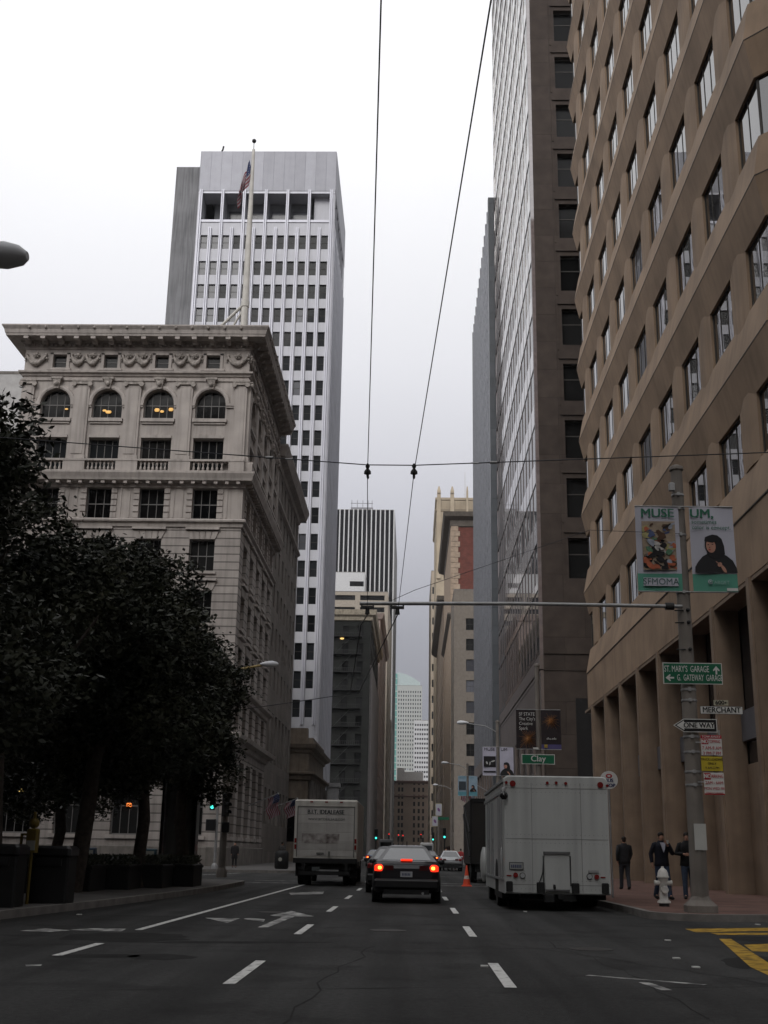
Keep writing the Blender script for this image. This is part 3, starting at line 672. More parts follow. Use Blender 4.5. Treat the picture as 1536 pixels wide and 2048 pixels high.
# balustrade
for fr, cl, L_ in ((fF, colF, OX1-OX0), (fE, colE, OD)):
    mids = [0.55]+[(cl[i]+cl[i+1])/2 for i in range(len(cl)-1)]+[L_-.55]
    q = MB()
    for k, u in enumerate(mids):
        hw = .85 if 0 < k < len(mids)-1 else .6
        fr.box(q, u-hw, u+hw, .0, .62, 29.3, 30.2)
    fr.box(q, 0, L_, .02, .66, 30.2, 30.36); fr.box(q, 0, L_, .02, .6, 29.3, 29.46); q.build('balustrade', stone, B, world=True)
    for a, b in zip(mids[:-1], mids[1:]):
        n = 7; u0, u1 = a+.95, b-.95
        for i in range(n):
            q = MB(); x, y, _ = fr.p(u0+(u1-u0)*(i+.5)/n, .42, 0); q.lathe((x, y, 29.46), [(.05, 0), (.09, .05), (.12, .2), (.05, .38), (.05, .42), (.1, .6), (.06, .74)], 6); q.build('baluster', stone, B, world=True)
    for k, u in enumerate(mids):     # pilasters with scrolled capitals
        hw = .62 if 0 < k < len(mids)-1 else .5
        q = MB(); fr.box(q, u-hw, u+hw, 0, .2, 30.3, 36.75); fr.box(q, u-hw+.18, u+hw-.18, .2, .245, 30.9, 36.4); fr.box(q, u-hw-.08, u+hw+.08, 0, .28, 30.36, 30.75)
        pil = q.build('pilaster', stone, B, world=True)
        q = MB(); fr.box(q, u-hw-.06, u+hw+.06, 0, .34, 36.72, 36.95); fr.box(q, u-hw-.14, u+hw+.14, 0, .38, 36.95, 37.06)
        for s in (-1, 1): p = fr.p(u+s*(hw+.02), .22, 36.72); p2 = fr.p(u+s*(hw+.02), .40, 36.72); q.cyl(p, p2, .2, .2, 12)
        q.build('capital', stone_carve, pil, world=True)
    for u in cl:
        q = MB(); K = 14       # archivolt ring, keystone, impost, sills
        ring = []
        for i in range(K+1):
            a = PI*i/K; c, s_ = math.cos(a), math.sin(a)
            ring.append([fr.p(u+c*r, n_, 35.2+s_*r) for r, n_ in ((1.2, 0), (1.2, .12), (1.32, .17), (1.5, .13), (1.55, 0))])
        q.loft(ring, True, True, False, False)
        for s in (-1, 1):
            fr.box(q, u+s*1.55-.33, u+s*1.55+.33, 0, .18, 35.0, 35.2); fr.box(q, u+s*1.55-.3, u+s*1.55+.3, 0, .12, 34.85, 35.0)
        fr.box(q, u-1.35, u+1.35, 0, .22, 33.62, 33.9); fr.box(q, u-1.25, u+1.25, 0, .12, 33.45, 33.62)
        fr.box(q, u-1.2, u+1.2, 0, .14, 32.28, 32.5); fr.box(q, u-1.05, u+1.05, 0, .07, 32.5, 32.62)
        q.build('arch_moulding', stone, B, world=True)
        q = MB(); P = fr.p; q.loft([[P(u-.2, 0, 36.3), P(u+.2, 0, 36.3), P(u+.17, .3, 36.35), P(u-.17, .3, 36.35)], [P(u-.34, 0, 37.15), P(u+.34, 0, 37.15), P(u+.34, .42, 37.15), P(u-.34, .42, 37.15)]])
        q.ball(fr.p(u, .34, 36.75), .22, 8); fr.box(q, u-.45, u+.45, 0, .45, 37.12, 37.3); q.build('keystone', stone_carve, B, world=True)
        q = MB(); fr.box(q, u-.78, u-.55, 0, .1, 38.1, 39.5); fr.box(q, u+.55, u+.78, 0, .1, 38.1, 39.5); fr.box(q, u-.78, u+.78, 0, .1, 39.35, 39.55); fr.box(q, u-.95, u+.95, 0, .2, 37.97, 38.15); q.build('attic_window_surround', stone, B, world=True)
        for (z, h, w) in rows:
            if w > 2 and z > 25: continue
            q = MB(); h0 = z+h
            if 10 < z < 25:
                for i in range(5):    # splayed lintel stones
                    a0, a1 = -1.05+.42*i+.02, -1.05+.42*(i+1)-.02
                    P = fr.p; q.loft([[P(u+a0*.95, .0, h0), P(u+a1*.95, .0, h0), P(u+a1*.95, .09, h0), P(u+a0*.95, .09, h0)], [P(u+a0*1.2, 0, h0+.62), P(u+a1*1.2, 0, h0+.62), P(u+a1*1.2, .09, h0+.62), P(u+a0*1.2, .09, h0+.62)]])
                q2 = MB(); fr.box(q2, u-1.3, u+1.3, 0, .28, h0+.72, h0+.9); q2.build('hood_mould', stone, B, world=True)
                q2 = MB(); fr.box(q2, u-w/2-.2, u+w/2+.2, 0, .16, z-.22, z); q2.build('sill', stone, B, world=True)
            elif 25 < z < 27:
                for s in (-1, 1):
                    for i in range(5): fr.box(q, u+s*(w/2+.22)-.22, u+s*(w/2+.22)+.22, 0, .09, z+.05+i*.5, z+.45+i*.5)
                    fr.box(q, u+s*(w/2+.75)-.05, u+s*(w/2+.75)+.05, 0, .05, z+.1, z+2.5)
            else: fr.box(q, u-w/2-.25, u+w/2+.25, 0, .2, z-.25, z)
            q.build('lintel', stone, B, world=True)
    # garlands between the attic windows
    mids2 = [(cl[0]-1.0)/2]+[(cl[i]+cl[i+1])/2 for i in range(len(cl)-1)]+[(cl[-1]+1.0+L_)/2]
    for k, u in enumerate(mids2):
        q = MB(); ends = k in (0, len(mids2)-1)
        for s in ((0,) if ends else (-.58, .58)):
            hw = .78 if ends else .52; pts = []; rr = []
            for i in range(13):
                t = -1+2*i/12; pts.append(fr.p(u+s+t*hw, .14+.05*random.random(), 39.2-.68*(1-t*t)+.03*random.uniform(-1, 1))); rr.append(.08+.12*(1-t*t)+.03*random.uniform(-1, 1))
            q.tube(pts, rr, 7)
            q.ball(fr.p(u+s, .12, 39.28), .2, 8, (1, 1, .8))
            for t in range(6): a = 2*PI*t/6; q.ball(fr.p(u+s+.2*math.cos(a), .12, 39.28+.16*math.sin(a)), .1, 6)
            for e in (-1, 1): q.ball(fr.p(u+s+e*hw, .12, 39.3), .14, 6); q.ball(fr.p(u+s+e*(hw+.08), .12, 39.0), .11, 6); q.ball(fr.p(u+s+e*(hw+.1), .1, 38.8), .07, 6)
        q.build('garland', stone_carve, B, world=True)
# lit lamps glimpsed inside the arched windows
lit = lamp_mat('lit_window_lamp', (.9, .52, .16), .38)
for u, v in ((133, 818), (209, 821), (217, 824), (314, 820), (324, 823), (342, 819)):
    x, z = gy(u, v, 86.33); m = MB(); m.ball((x, 86.33, z), random.uniform(.13, .24), 8, (1.1, .12, random.uniform(.6, 1.1))); m.build('interior_lamp', lit, B, world=True)
for u, v, c in ((173, 1611, (1., .62, .2)), (258, 1610, (1., .25, .05)), (42, 1582, (.9, .65, .2))):
    x, z = gy(u, v, 86.30); m = MB(); m.ball((x, 86.30, z), .22, 8, (1, .12, .8)); m.build('interior_lamp', lamp_mat('lit_%g' % c[1], c, 1.2), B, world=True)
# rear section of the same street front, plainer
cw = lambda w, h: flat_win(w, h, random.choice([glass_old, glass_d]), frame_dk, 2)
u2 = [1.6+3.1*k for k in range(7)]
block('office_building', 'plain limestone office block with tall lower windows behind the ornate corner building', -31.4, -13.3, 107.05, 129, 38.8, plain_wall,
      {'E': [dict(u=u2, z=[3.6], w=1.5, h=3.2, mesh=cw), dict(u=u2, z=[9.2], w=1.7, h=4.6, mesh=cw), dict(u=u2, z=steps(16, 3.75, 6), w=1.25, h=2.2, mesh=cw)]},
      cornice=[[(-.1, -1.6), (.15, -1.5), (.25, -1.1), (.8, -.9), (.9, -.6), (1.1, 0), (1.1, .2), (-.3, .3)], [(-.1, -5.4), (.1, -5.3), (.3, -5.1), (.3, -4.9), (-.1, -4.8)]], cm=stone, depth=.3)
# roof flagpole
F1 = thing('flagpole', 'tall white flagpole with a ball finial on the limestone roof', 'flagpole', (-14.9, 92, 40.9))
m = MB(); m.tube([(-14.9, 92, 40.9), (-14.9, 92, 52), (-14.9, 92, 62.3)], [.34, .27, .13], 10); m.build('pole', mat('white_pole', (.5, .48, .44), .6, streak=.3), F1, world=True)
m = MB(); m.cyl((-14.9, 92, 62.3), (-14.9, 92, 63.0), .03, .03, 6); m.ball((-14.9, 92, 63.2), .2, 10); m.build('finial', dark_metal, F1, world=True)
m = MB(); m.tube([(-14.9, 92, 47.0), (-19.8, 92.6, 42.0)], .13, 6); m.tube([(-14.9, 92, 46.7), (-17.6, 93, 42.0)], .1, 6); m.cyl((-14.9, 92, 46.6), (-14.9, 92, 47.2), .36, .36, 10); m.build('brace', mat('white_pole', (.5, .5, .5)), F1, world=True)

# ---------------------------------------------------------------- other buildings
block('office_building', 'pale grey flat roofed building glimpsed behind the far left tree', -62, -31.6, 104, 130, gy(0, 743, 104)[1], mat('pale_grey_wall', (.36, .35, .34), .8), {'F': [dict(u=rng(1, 29, 9), z=steps(3, 3.8, 10), w=1.8, h=2, mesh=pick(glass_d, glass_blind))]})
Gb = block('bank_building', 'low tan stone bank with a stepped gable and heavy cornices before the pale tower', -24, -11.4, 131, 153, 12.6, mat('tan_stone', (.20, .165, .13), .85, streak=.3, var=.2), {
      'F': [dict(u=[2.2, 5, 7.8, 10.8], z=[2.2], w=1.4, h=4.6, mesh=pick(glass_old))], 'E': [dict(u=rng(.5, 21.5, 7), z=[1.8], w=1.7, h=6.2, mesh=pick(glass_old))]},
      cornice=[[(-.1, -1.0), (.2, -.9), (.3, -.6), (.75, -.4), (.9, 0), (-.2, .1)], [(-.1, -3.9), (.3, -3.8), (.4, -3.4), (.8, -3.2), (.8, -3.0), (-.1, -2.9)]], depth=.5)
m = MB(); m.box(-13.9, -11.6, 131, 132.2, 12.7, 14.4)
m.loft([[(-19, y, 12.65), (-11.9, y, 12.65), (-12.2, y, 13.5), (-13.6, y, 14.2), (-15.5, y, 13.3)] for y in (130.95, 131.6)])
m.box(-12.6, -11.2, 134, 151, 12.7, 13.6); m.build('gable', mat('tan_stone', (.2, .17, .13)), Gb, world=True)
for k in range(8):
    m = MB(); y = 131.6+2.95*k; m.cyl((-11.1, y, .4), (-11.1, y, 8.7), .36, .3, 12); m.build('column', stone_dk, Gb, world=True)
m = MB(); m.box(-10.9, -9.4, 153.3, 154.6, .15, 9.2); m.box(-11.1, -9.2, 153.1, 154.8, 9.2, 9.7); m.box(-11.0, -9.3, 153.2, 154.7, 5.6, 5.9)
for y_ in (0,): m.ball((-9.8, 153.1, 6.9), .25, 8); m.ball((-9.2, 153.1, 6.8), .25, 8)
pylon = tag(m.build('stone_pylon', mat('pale_pylon', (.30, .30, .30), .7, var=.2)), 'pale stone pylon with twin globes on the left pavement beyond the box truck', 'pylon')
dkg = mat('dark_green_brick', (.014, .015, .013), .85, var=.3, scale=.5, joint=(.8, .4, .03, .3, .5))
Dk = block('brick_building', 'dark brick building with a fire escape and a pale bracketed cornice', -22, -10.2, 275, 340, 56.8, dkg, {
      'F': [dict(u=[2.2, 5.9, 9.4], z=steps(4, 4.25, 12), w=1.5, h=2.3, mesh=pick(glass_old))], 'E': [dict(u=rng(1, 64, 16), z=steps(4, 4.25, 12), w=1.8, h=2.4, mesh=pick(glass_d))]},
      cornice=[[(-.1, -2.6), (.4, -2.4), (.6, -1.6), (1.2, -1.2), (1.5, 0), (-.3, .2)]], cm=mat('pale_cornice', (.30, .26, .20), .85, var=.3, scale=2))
m = MB()
for k in range(12):
    z = 3.6+4.25*k; m.box(-19.6, -12.2, 273.8, 275, z, z+.08)
    for x in rng(-19.6, -12.2, 16): m.box(x-.03, x+.03, 273.8, 273.86, z, z+1)
    m.box(-19.6, -12.2, 273.78, 273.86, z+.95, z+1.03)
    if k < 11: m.tube([(-18.5, 274.2, z+.1), (-14.5, 274.2, z+4.25)], .06, 4)
m.build('fire_escape', dark_metal, Dk, world=True)
m = MB(); m.box(-10.2, -9.75, 277, 340, 0, 44); m.build('rendered_side', mat('pale_render', (.15, .135, .128), .85, streak=.25), Dk, world=True)
m = MB(); x, z = gy(684, 1277, 274.8); m.ball((x, 274.8, z), .5, 8, (1, .2, .5)); m.build('interior_lamp', lamp_mat('lit_0.62', (1, .62, .2), 1.2), Dk, world=True)
block('office_building', 'pinkish stone building rising behind the dark brick one', -26, -9.9, 345, 425, 70, mat('pink_stone', (.30, .235, .205), .85, streak=.15), {'E': [dict(u=rng(1, 79, 18), z=steps(4, 4, 16), w=1.8, h=2.2, mesh=pick(glass_d, glass_old))]},
      cornice=[[(-.1, -2), (.6, -1.6), (1.2, 0), (-.3, .1)]])
Bd = block('office_block', 'beige office block with wide horizontal window bands below the striped tower', -34, -10, 450, 540, 99.8, mat('beige_precast', (.30, .262, .215), .8), {
      'F': [dict(u=[6.2, 17.8], z=steps(6, 4.75, 20), w=9.6, h=2.0, mesh=pick(glass_old))], 'E': [dict(u=rng(1, 89, 10), z=steps(6, 4.75, 20), w=4, h=2, mesh=pick(glass_old))]}, depth=.8)
block('office_block', 'plain white block in front of the foot of the striped tower', -50, -24.5, 570, 590, 136, mat('white_precast', (.50, .50, .50), .8), {'F': [dict(u=[21.5], z=[128.6], w=7, h=2.6, mesh=pick(glass_old))]})
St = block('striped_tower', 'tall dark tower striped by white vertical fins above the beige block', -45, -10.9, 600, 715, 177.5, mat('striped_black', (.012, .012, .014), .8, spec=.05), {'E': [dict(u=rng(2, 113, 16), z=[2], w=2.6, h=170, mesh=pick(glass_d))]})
for k in range(15):
    x = -45+2.42*k; m = MB(); m.box(x, x+.62, 599.2, 600, 10, 177.6); m.build('fin', mat('white_fin', (.50, .50, .50), .7), St, world=True)
m = MB(); m.box(-10.9, -10.5, 600, 715, 0, 177.6); m.build('side_wall', mat('grey_side', (.20, .195, .19), .8, var=.06), St, world=True)
m = MB(); m.box(-34.5, -22.5, 606, 640, 177.6, 180.5)
for x in (-34, -31, -28, -25, -23): m.cyl((x, 606, 180), (x, 606, 184.5), .15, .15, 5)
m.box(-34.5, -22.5, 605.9, 606.1, 182.6, 182.9); m.build('roof_plant', mat('roof_grey', (.22, .22, .23), .7), St, world=True)
# right side beyond the slab
block('office_building', 'beige rendered building with dark sash windows beyond the slab tower', 10.0, 34, 282, 306, 63.9, mat('beige_render', (.165, .142, .118), .85, streak=.12), {
      'F': [dict(u=[3.9+3.6*k for k in range(5)], z=[3.2+5.05*k for k in range(11)], w=2.0, h=2.9, mesh=lambda w, h: flat_win(w, h, random.choice([glass_old, glass_blind]), frame_dk, 2))],
      'W': [dict(u=rng(.5, 23.5, 6), z=[3.2+5.05*k for k in range(11)], w=1.8, h=2.9, mesh=pick(glass_old))]})
brick = mat('red_brick', (.135, .047, .036), .9, var=.2, scale=.6, joint=(.9, .35, .03, .2, .5))
Rb = block('brick_building', 'red brick building with pale quoins and a deep dark cornice', 10.4, 34, 312, 378, 92, brick, {
      'F': [dict(u=[12, 16], z=steps(60, 5, 5), w=2, h=3, mesh=pick(glass_old))], 'W': [dict(u=rng(1, 65, 14), z=steps(5, 4.6, 18), w=1.8, h=2.6, mesh=pick(glass_old))]},
      cornice=[[(-.1, -4), (.4, -3.6), (.5, -2), (2.0, -1.2), (2.4, 0), (-.3, .3)], [(-.1, -30), (.4, -29.6), (1.2, -28.6), (1.2, -28.2), (-.1, -28)]], cm=mat('dark_cornice', (.10, .085, .07), .8, var=.2))
m = MB()
for k in range(57): m.box(10.2, 12.2+(.5 if k % 2 else 0), 311.7, 312, 3+1.5*k, 3+1.5*k+1.42)
m.box(10.1, 10.4, 312, 378, 3, 88); m.build('quoin', mat('buff_quoin', (.30, .23, .17), .85, var=.2), Rb, world=True)
block('office_building', 'tan office building with a dark projecting cornice beneath the cream tower', 10.0, 30, 385, 495, 84, mat('tan_render', (.19, .15, .115), .85), {'W': [dict(u=rng(1, 109, 22), z=steps(5, 4.2, 18), w=2, h=2.4, mesh=pick(glass_old))]},
      cornice=[[(-.1, -3), (.6, -2.6), (2.0, -1.4), (2.2, 0), (-.3, .2)]], cm=mat('dark_cornice'  , (.1, .09, .07)))
cream = mat('cream_terracotta', (.38, .315, .23), .85, var=.12, scale=.2, streak=.15)
Ct = block('cream_tower', 'cream terracotta tower crowned by gothic pinnacles', 10, 36, 505, 560, 155.5, cream, {
      'F': [dict(u=[5.2], z=[22+6.9*k for k in range(14)], w=2.3, h=3.9, mesh=lambda w, h: flat_win(w, h, glass_d, frame_dk, 2)), dict(u=[13.2, 20.4], z=[143], w=2.4, h=5, mesh=pick(glass_d)), dict(u=[13.2, 20.4], z=[22+6.9*k for k in range(16)], w=2.3, h=3.9, mesh=pick(glass_d))],
      'W': [dict(u=rng(1, 54, 8), z=steps(8, 6.9, 20), w=2.2, h=3.8, mesh=pick(glass_d, glass_old))]}, cornice=[[(-.1, -6.5), (.4, -6.3), (.8, -5.5), (-.1, -5.2)], [(-.1, -1.2), (.5, -1), (.6, 0), (-.2, .2)]])
for k, x in enumerate((10.2, 16.2, 23.4, 30.6)):
    m = MB(); w = 1.7 if k < 2 else .9
    m.box(x, x+w, 504.2, 505, 118, 157.5); m.loft([[(x+w/2+a*s, 504.6+b*s, z) for a, b in ((-1, -1), (1, -1), (1, 1), (-1, 1))] for s, z in ((.85*w/1.7, 157.5), (.8*w/1.7, 158.6), (.25, 160.8))])
    m.build('pinnacle', cream, Ct, world=True)
m = MB()
for x in rng(11.5, 35, 26): m.box(x-.18, x+.18, 504.5, 505, 150.2, 154)
m.cyl((24, 530, 155), (24, 530, 176), .12, .05, 5); m.build('arcading', cream, Ct, world=True)
block('office_building', 'cream office slab seen edge on beyond the gothic tower', 9.6, 30, 620, 700, 149, mat('cream_render', (.37, .31, .24), .85), {'F': [dict(u=[1.6], z=steps(10, 8.4, 16), w=2.0, h=3.9, mesh=pick(glass_d))], 'W': [dict(u=rng(1, 79, 12), z=steps(5, 5, 27), w=3, h=2.6, mesh=pick(glass_old))]})
Eb = block('stone_building', 'tan stone building closing the far end of the street', -19, 19, 722, 745, gy(820, 1562, 722)[1], mat('tan_far_stone', (.235, .18, .14), .85, var=.12, scale=.1), {
      'F': [dict(u=[8, 11.4, 13.4, 20.6, 23.4, 26, 30.6, 33.4], z=[3+4.15*k for k in range(10)], w=1.2, h=2.5, mesh=pick(glass_d))]},
      cornice=[[(-.1, -1.5), (.8, -1.1), (1.6, 0), (-.2, .2)], [(-.1, -9.5), (.5, -9.2), (.8, -8.6), (-.1, -8.4)]], cm=mat('tan_far_trim', (.20, .13, .11), .85))
m = MB(); m.box(-9, -4.5, 726, 732, 42, 50.5); m.box(-4.5, 7, 730, 740, 42, 48.5); m.build('penthouse', mat('pale_penthouse', (.42, .41, .39), .8), Eb, world=True)
gw = mat('pale_green_grid', (.36, .37, .35), .7)
Gt = block('glass_tower', 'distant pale tower with a curved green glass crown at the street end', -14.5, 9, 1100, 1130, 152, gw, {
      'F': [dict(u=rng(.6, 23, 10), z=steps(40, 3.75, 29), w=1.05, h=1.9, mesh=pick(glass_d, glass_d, glass_blind, glass_blind, glass('grey_glass', (.12, .13, .14), .2)))]})
m = MB(); m.box(-20.5, -14.5, 1100, 1125, 40, 163); m.build('glazed_corner', glass_g, Gt, world=True)
m = MB()
for z in [44+6*k for k in range(20)]:
    m = MB(); m.box(-20.7, -14.4, 1099.7, 1100, z, z+.9); m.build('floor_band', mat('pale_green_band', (.38, .45, .42), .6), Gt, world=True)
m = MB(); m.loft([[(-15+22*i/10, y, 152) for i in range(11)]+[(-15+22*i/10, y, 152+11.5*math.cos((i/10)*1.35)+.6) for i in range(10, -1, -1)] for y in (1101, 1125)])
m.build('crown', mat('pale_glass_crown', (.40, .48, .46), .35), Gt, world=True)
m = MB()
for i in range(12): x = -15+22*i/11; m.box(x-.12, x+.12, 1100.6, 1101, 152, 152.6+11.5*math.cos(i/11*1.35)+1.2)
m.build('crown_mullion', alu, Gt, world=True)
block('office_tower', 'distant white tower with close rows of small dark windows', 1.6, 16, 1000, 1020, 109, mat('white_far', (.46, .46, .46), .7), {'F': [dict(u=rng(.3, 14.1, 7), z=steps(30, 3.9, 20), w=1.25, h=1.8, mesh=pick(glass_d))]})
# low buildings that close the side street on the left and stand between the blocks
for x0, x1, y0, y1, h, lb in ((-70, -38, 86, 102, 22, 'low stone building on the side street left of the ornate corner block'), (-10.3+-12, -9.8, 545, 598, 60, 'brown mid-rise building between the beige block and the striped tower')):
    block('office_building', lb, x0, x1, y0, y1, h, plain_wall, {'F': [dict(u=rng(1, x1-x0-1, 5), z=steps(3, 4, 4), w=1.6, h=2.4, mesh=pick(glass_old))]})

# unseen city blocks added behind and beside the camera to shade the street
sb = mat('shade_block_stone', (.20, .17, .15), .8, streak=.2)
for x0, x1, y0, y1, h, lb in ((11, 45, -60, 14, 85, 'tall unseen block added to shade the street, across the alley behind the viewer'), (11, 45, -150, -72, 55, 'unseen block added to shade the street, farther back on the right'),
                              (-60, -15, -75, -6, 72, 'unseen block added to shade the street, on the left behind the viewer'), (-60, -15, -160, -85, 48, 'unseen block added to shade the street, farther back on the left'),
                              (-88, -40, 0, 58, 46, 'broad unseen office building beyond the trees, left of the viewer'), (-30, 30, -260, -240, 95, 'unseen block added for shade, closing the street far behind the viewer')):
    sp_ = dict(w=2.2, h=2.2, z=steps(4, 4.2, 9), mesh=pick(glass_d))
    block('office_building', lb, x0, x1, y0, y1, h, sb, {'W' if x0 > 0 else 'E': [dict(sp_, u=rng(1, y1-y0-1, 9))]})
# ---------------------------------------------------------------- trees
leafm, n_, b_ = nt('leaf')
oi = N(n_, 'ShaderNodeTexCoord'); nz = N(n_, 'ShaderNodeTexNoise'); nz.inputs['Scale'].default_value = .9; nz.inputs['Detail'].default_value = 4
n_.links.new(oi.outputs['Object'], nz.inputs['Vector'])
cr = N(n_, 'ShaderNodeValToRGB'); cr.color_ramp.elements[0].position = .35; cr.color_ramp.elements[0].color = (.010, .014, .008, 1)
cr.color_ramp.elements[1].position = .68; cr.color_ramp.elements[1].color = (.034, .036, .018, 1); n_.links.new(nz.outputs[0], cr.inputs[0]); n_.links.new(cr.outputs[0], b_.inputs['Base Color'])
b_.inputs['Roughness'].default_value = .55; b_.inputs['Specular IOR Level'].default_value = .25
leaf2 = mat('leaf_litter_brown', (.05, .04, .02), .7, var=.3)
def crown_mesh(seed, R, Hc, nclump, per, ls=.13):
    rnd = random.Random(seed); v = []; f = []; lobes = []
    for i in range(11):
        a = rnd.uniform(0, 2*PI); rr = R*rnd.uniform(.25, .72); lobes.append((Vector((rr*math.cos(a), rr*math.sin(a), Hc*rnd.uniform(-.36, .36))), R*rnd.uniform(.34, .52)))
    lobes.append((Vector((0, 0, 0)), R*.62)); lobes.append((Vector((0, 0, Hc*.32)), R*.45))
    for c in range(nclump):
        lc, lr = rnd.choice(lobes); d = Vector((rnd.gauss(0, 1), rnd.gauss(0, 1), rnd.gauss(0, 1))).normalized()
        p = lc+Vector((d.x, d.y, d.z*.85))*lr*(rnd.random()**.25); cs = rnd.uniform(.22, .5)
        for k in range(per):
            q = p+Vector((rnd.gauss(0, cs*.5), rnd.gauss(0, cs*.5), rnd.gauss(0, cs*.38)))
            s = ls*rnd.uniform(.6, 1.3); ax = Vector((rnd.gauss(0, 1), rnd.gauss(0, 1), rnd.gauss(0, .6))).normalized(); b = ax.cross(Vector((rnd.gauss(0, 1), rnd.gauss(0, 1), rnd.gauss(0, 1)))).normalized()
            o = len(v); v += [tuple(q-ax*s), tuple(q+b*s*.42), tuple(q+ax*s), tuple(q-b*s*.42)]; f.append((o, o+1, o+2, o+3))
    me = bpy.data.meshes.new('crown'); me.from_pydata(v, [], f); me.materials.append(leafm); me.update(); return me
CRS = [crown_mesh(11, 3.0, 6.0, 1500, 32, .085), crown_mesh(12, 2.6, 5.4, 1300, 32, .085), crown_mesh(13, 3.3, 6.6, 1700, 33, .09)]
def tree(label, x, y, zc, sc, ci, lean=(0, 0), tr=.2, rot=0., sz=1.):
    t = thing('street_tree', label, 'tree', (x, y, .15), group='dark evergreen trees along the left pavement')
    m = MB(); top = Vector((lean[0], lean[1], zc-.6)); pts = [Vector((0, 0, 0))]
    for i in range(1, 6): pts.append(top*(i/5)+Vector((random.uniform(-.07, .07), random.uniform(-.07, .07), 0)))
    m.tube(pts, [tr*1.35, tr*1.05, tr, tr*.92, tr*.8, tr*.6], 9)
    for k in range(9):
        a = 2*PI*k/9+random.uniform(-.3, .3); s = pts[3]*.4+pts[4]*.6+Vector((0, 0, random.uniform(-.8, .5))); L_ = random.uniform(1.2, 2.3)
        e = s+Vector((math.cos(a)*L_*.5, math.sin(a)*L_*.5, L_*.55)); g = s+Vector((math.cos(a)*L_, math.sin(a)*L_, L_*1.25))
        m.tube([s, e, g], [tr*.5, tr*.34, tr*.12], 6)
    m.build('trunk', bark, t)
    c = bpy.data.objects.new('crown', CRS[ci]); C.objects.link(c); c.parent = t; c.location = (lean[0], lean[1], zc); c.scale = (sc, sc, sc*sz); c.rotation_euler = (0, 0, rot)
    return t
tree('tall dark tree at the left edge reaching highest of the row', -10.5, 22.6, 6.0, 1.02, 2, (.15, .2), .2, .3, 1.13)
tree('dark tree second in the row, behind the yellow post', -9.4, 27.2, 6.3, 1.08, 0, (-.3, .1), .2, 1.2, 1.0)
tree('dark tree with a leaning trunk in the middle of the row, left of the hedge', -9.2, 33.0, 6.4, 1.05, 2, (.5, .4), .22, 2.5, 1.0)
tree('dark tree with a slim straight trunk between two leaning ones', -8.4, 37.6, 5.7, 1.1, 1, (-.1, .3), .19, 4.0, 1.05)
tree('dark tree with a trunk leaning left beside the grey column', -7.9, 42.2, 5.9, 1.0, 0, (-.5, .3), .21, 5.1, 1.0)
tree('dark tree farthest along the row, touching the street lamp pole', -9.5, 49.0, 6.2, .72, 1, (0, .2), .2, .9, 1.0)
tree('dark tree standing back from the row behind the leaning trunk', -14.0, 34.0, 5.5, 1.1, 2, (0, .2), .2, 3.3, 1.0)
tree('dark tree standing farthest back beside the side street', -13.2, 45.0, 4.9, 1.0, 0, (0, 0), .2, 1.9, .9)
tree('dark tree at the near left, cut by the picture edge', -14.2, 27.0, 6.3, 1.1, 1, (0, 0), .22, 2.2, 1.05)

# ---------------------------------------------------------------- left pavement furniture
hedge_m = leafm
K = thing('kiosk_column', 'tall grey advertising column with a dark cap among the left trees', 'kiosk', (-8.4, 43.6, .15))
m = MB(); m.lathe((-8.4, 43.6, .15), [(.62, 0), (.62, .3), (.55, .36), (.55, 3.55), (.6, 3.6)], 20); m.build('drum', mat('grey_drum', (.055, .054, .05), .7, var=.3, scale=3, streak=.5), K, world=True)
m = MB(); m.lathe((-8.4, 43.6, 3.75), [(.72, 0), (.74, .12), (.5, .3), (.1, .55)], 20); m.build('cap', blackp, K, world=True)
for x in (-.61, .61):
    m = MB(); m.box(-8.4+x-.04, -8.4+x+.04, 43.3, 43.9, .2, 3.7); m.build('edge_strip', blackp, K, world=True)
m = MB()
for i in range(6):
    y0 = 31.5+1.9*i; x0 = -10.6+.62*i; m.bbox(x0-.3, x0+1.05, y0, y0+1.75, .15, 1.0, .04)
for i in range(5):
    y0 = 31.6+1.95*i; x0 = -10.6+.60*i; q = thing('planter', ['dark planter box nearest the bins under the left trees', 'dark planter box second from the bins', 'dark planter box midway along the row under the trees', 'dark planter box just left of the grey column', 'dark planter box at the foot of the grey column'][i], 'planter', (x0+.4, y0+.9, .15), group='dark planters under the left trees')
    m = MB(); m.bbox(x0-.35, x0+1.15, y0, y0+1.7, .15, .85, .03); m.box(x0-.38, x0+1.18, y0-.03, y0+1.73, .74, .80); m.build('box', mat('dark_box', (.009, .009, .009), .6, var=.3), q, world=True)
    v = []; f = []; rnd = random.Random(i)
    for k in range(900):
        p = Vector((x0+rnd.uniform(-.3, 1.1), y0+rnd.uniform(.05, 1.65), .84+rnd.random()*.28)); a = Vector((rnd.gauss(0, 1), rnd.gauss(0, 1), rnd.gauss(0, 1))).normalized(); b = a.orthogonal().normalized(); s = .06
        o = len(v); v += [tuple(p-a*s), tuple(p+b*s*.5), tuple(p+a*s), tuple(p-b*s*.5)]; f.append((o, o+1, o+2, o+3))
    m = MB(); m.v = v; m.f = f; m.m = [0]*len(f); m.build('foliage', leafm, q, world=True)
def bin_(x, y, h, label):
    t = thing('litter_bin', label, 'bin', (x, y, .15), group='dark bins at the left kerb')
    m = MB(); m.bbox(-.42, .42, -.35, .35, 0, h-.2, .04); m.build('body', mat('dark_box'), t)
    m = MB(); m.bbox(-.45, .45, -.38, .38, h-.2, h, .06); m.box(-.28, .28, -.40, -.36, h-.42, h-.26); m.build('lid', blackp, t)
_b = 0; bin_(-7.98-.35, 24.6, 1.22, 'dark bin nearest the left edge of the picture'); bin_(-7.85, 26.6, 1.2, 'dark bin just right of the yellow post')
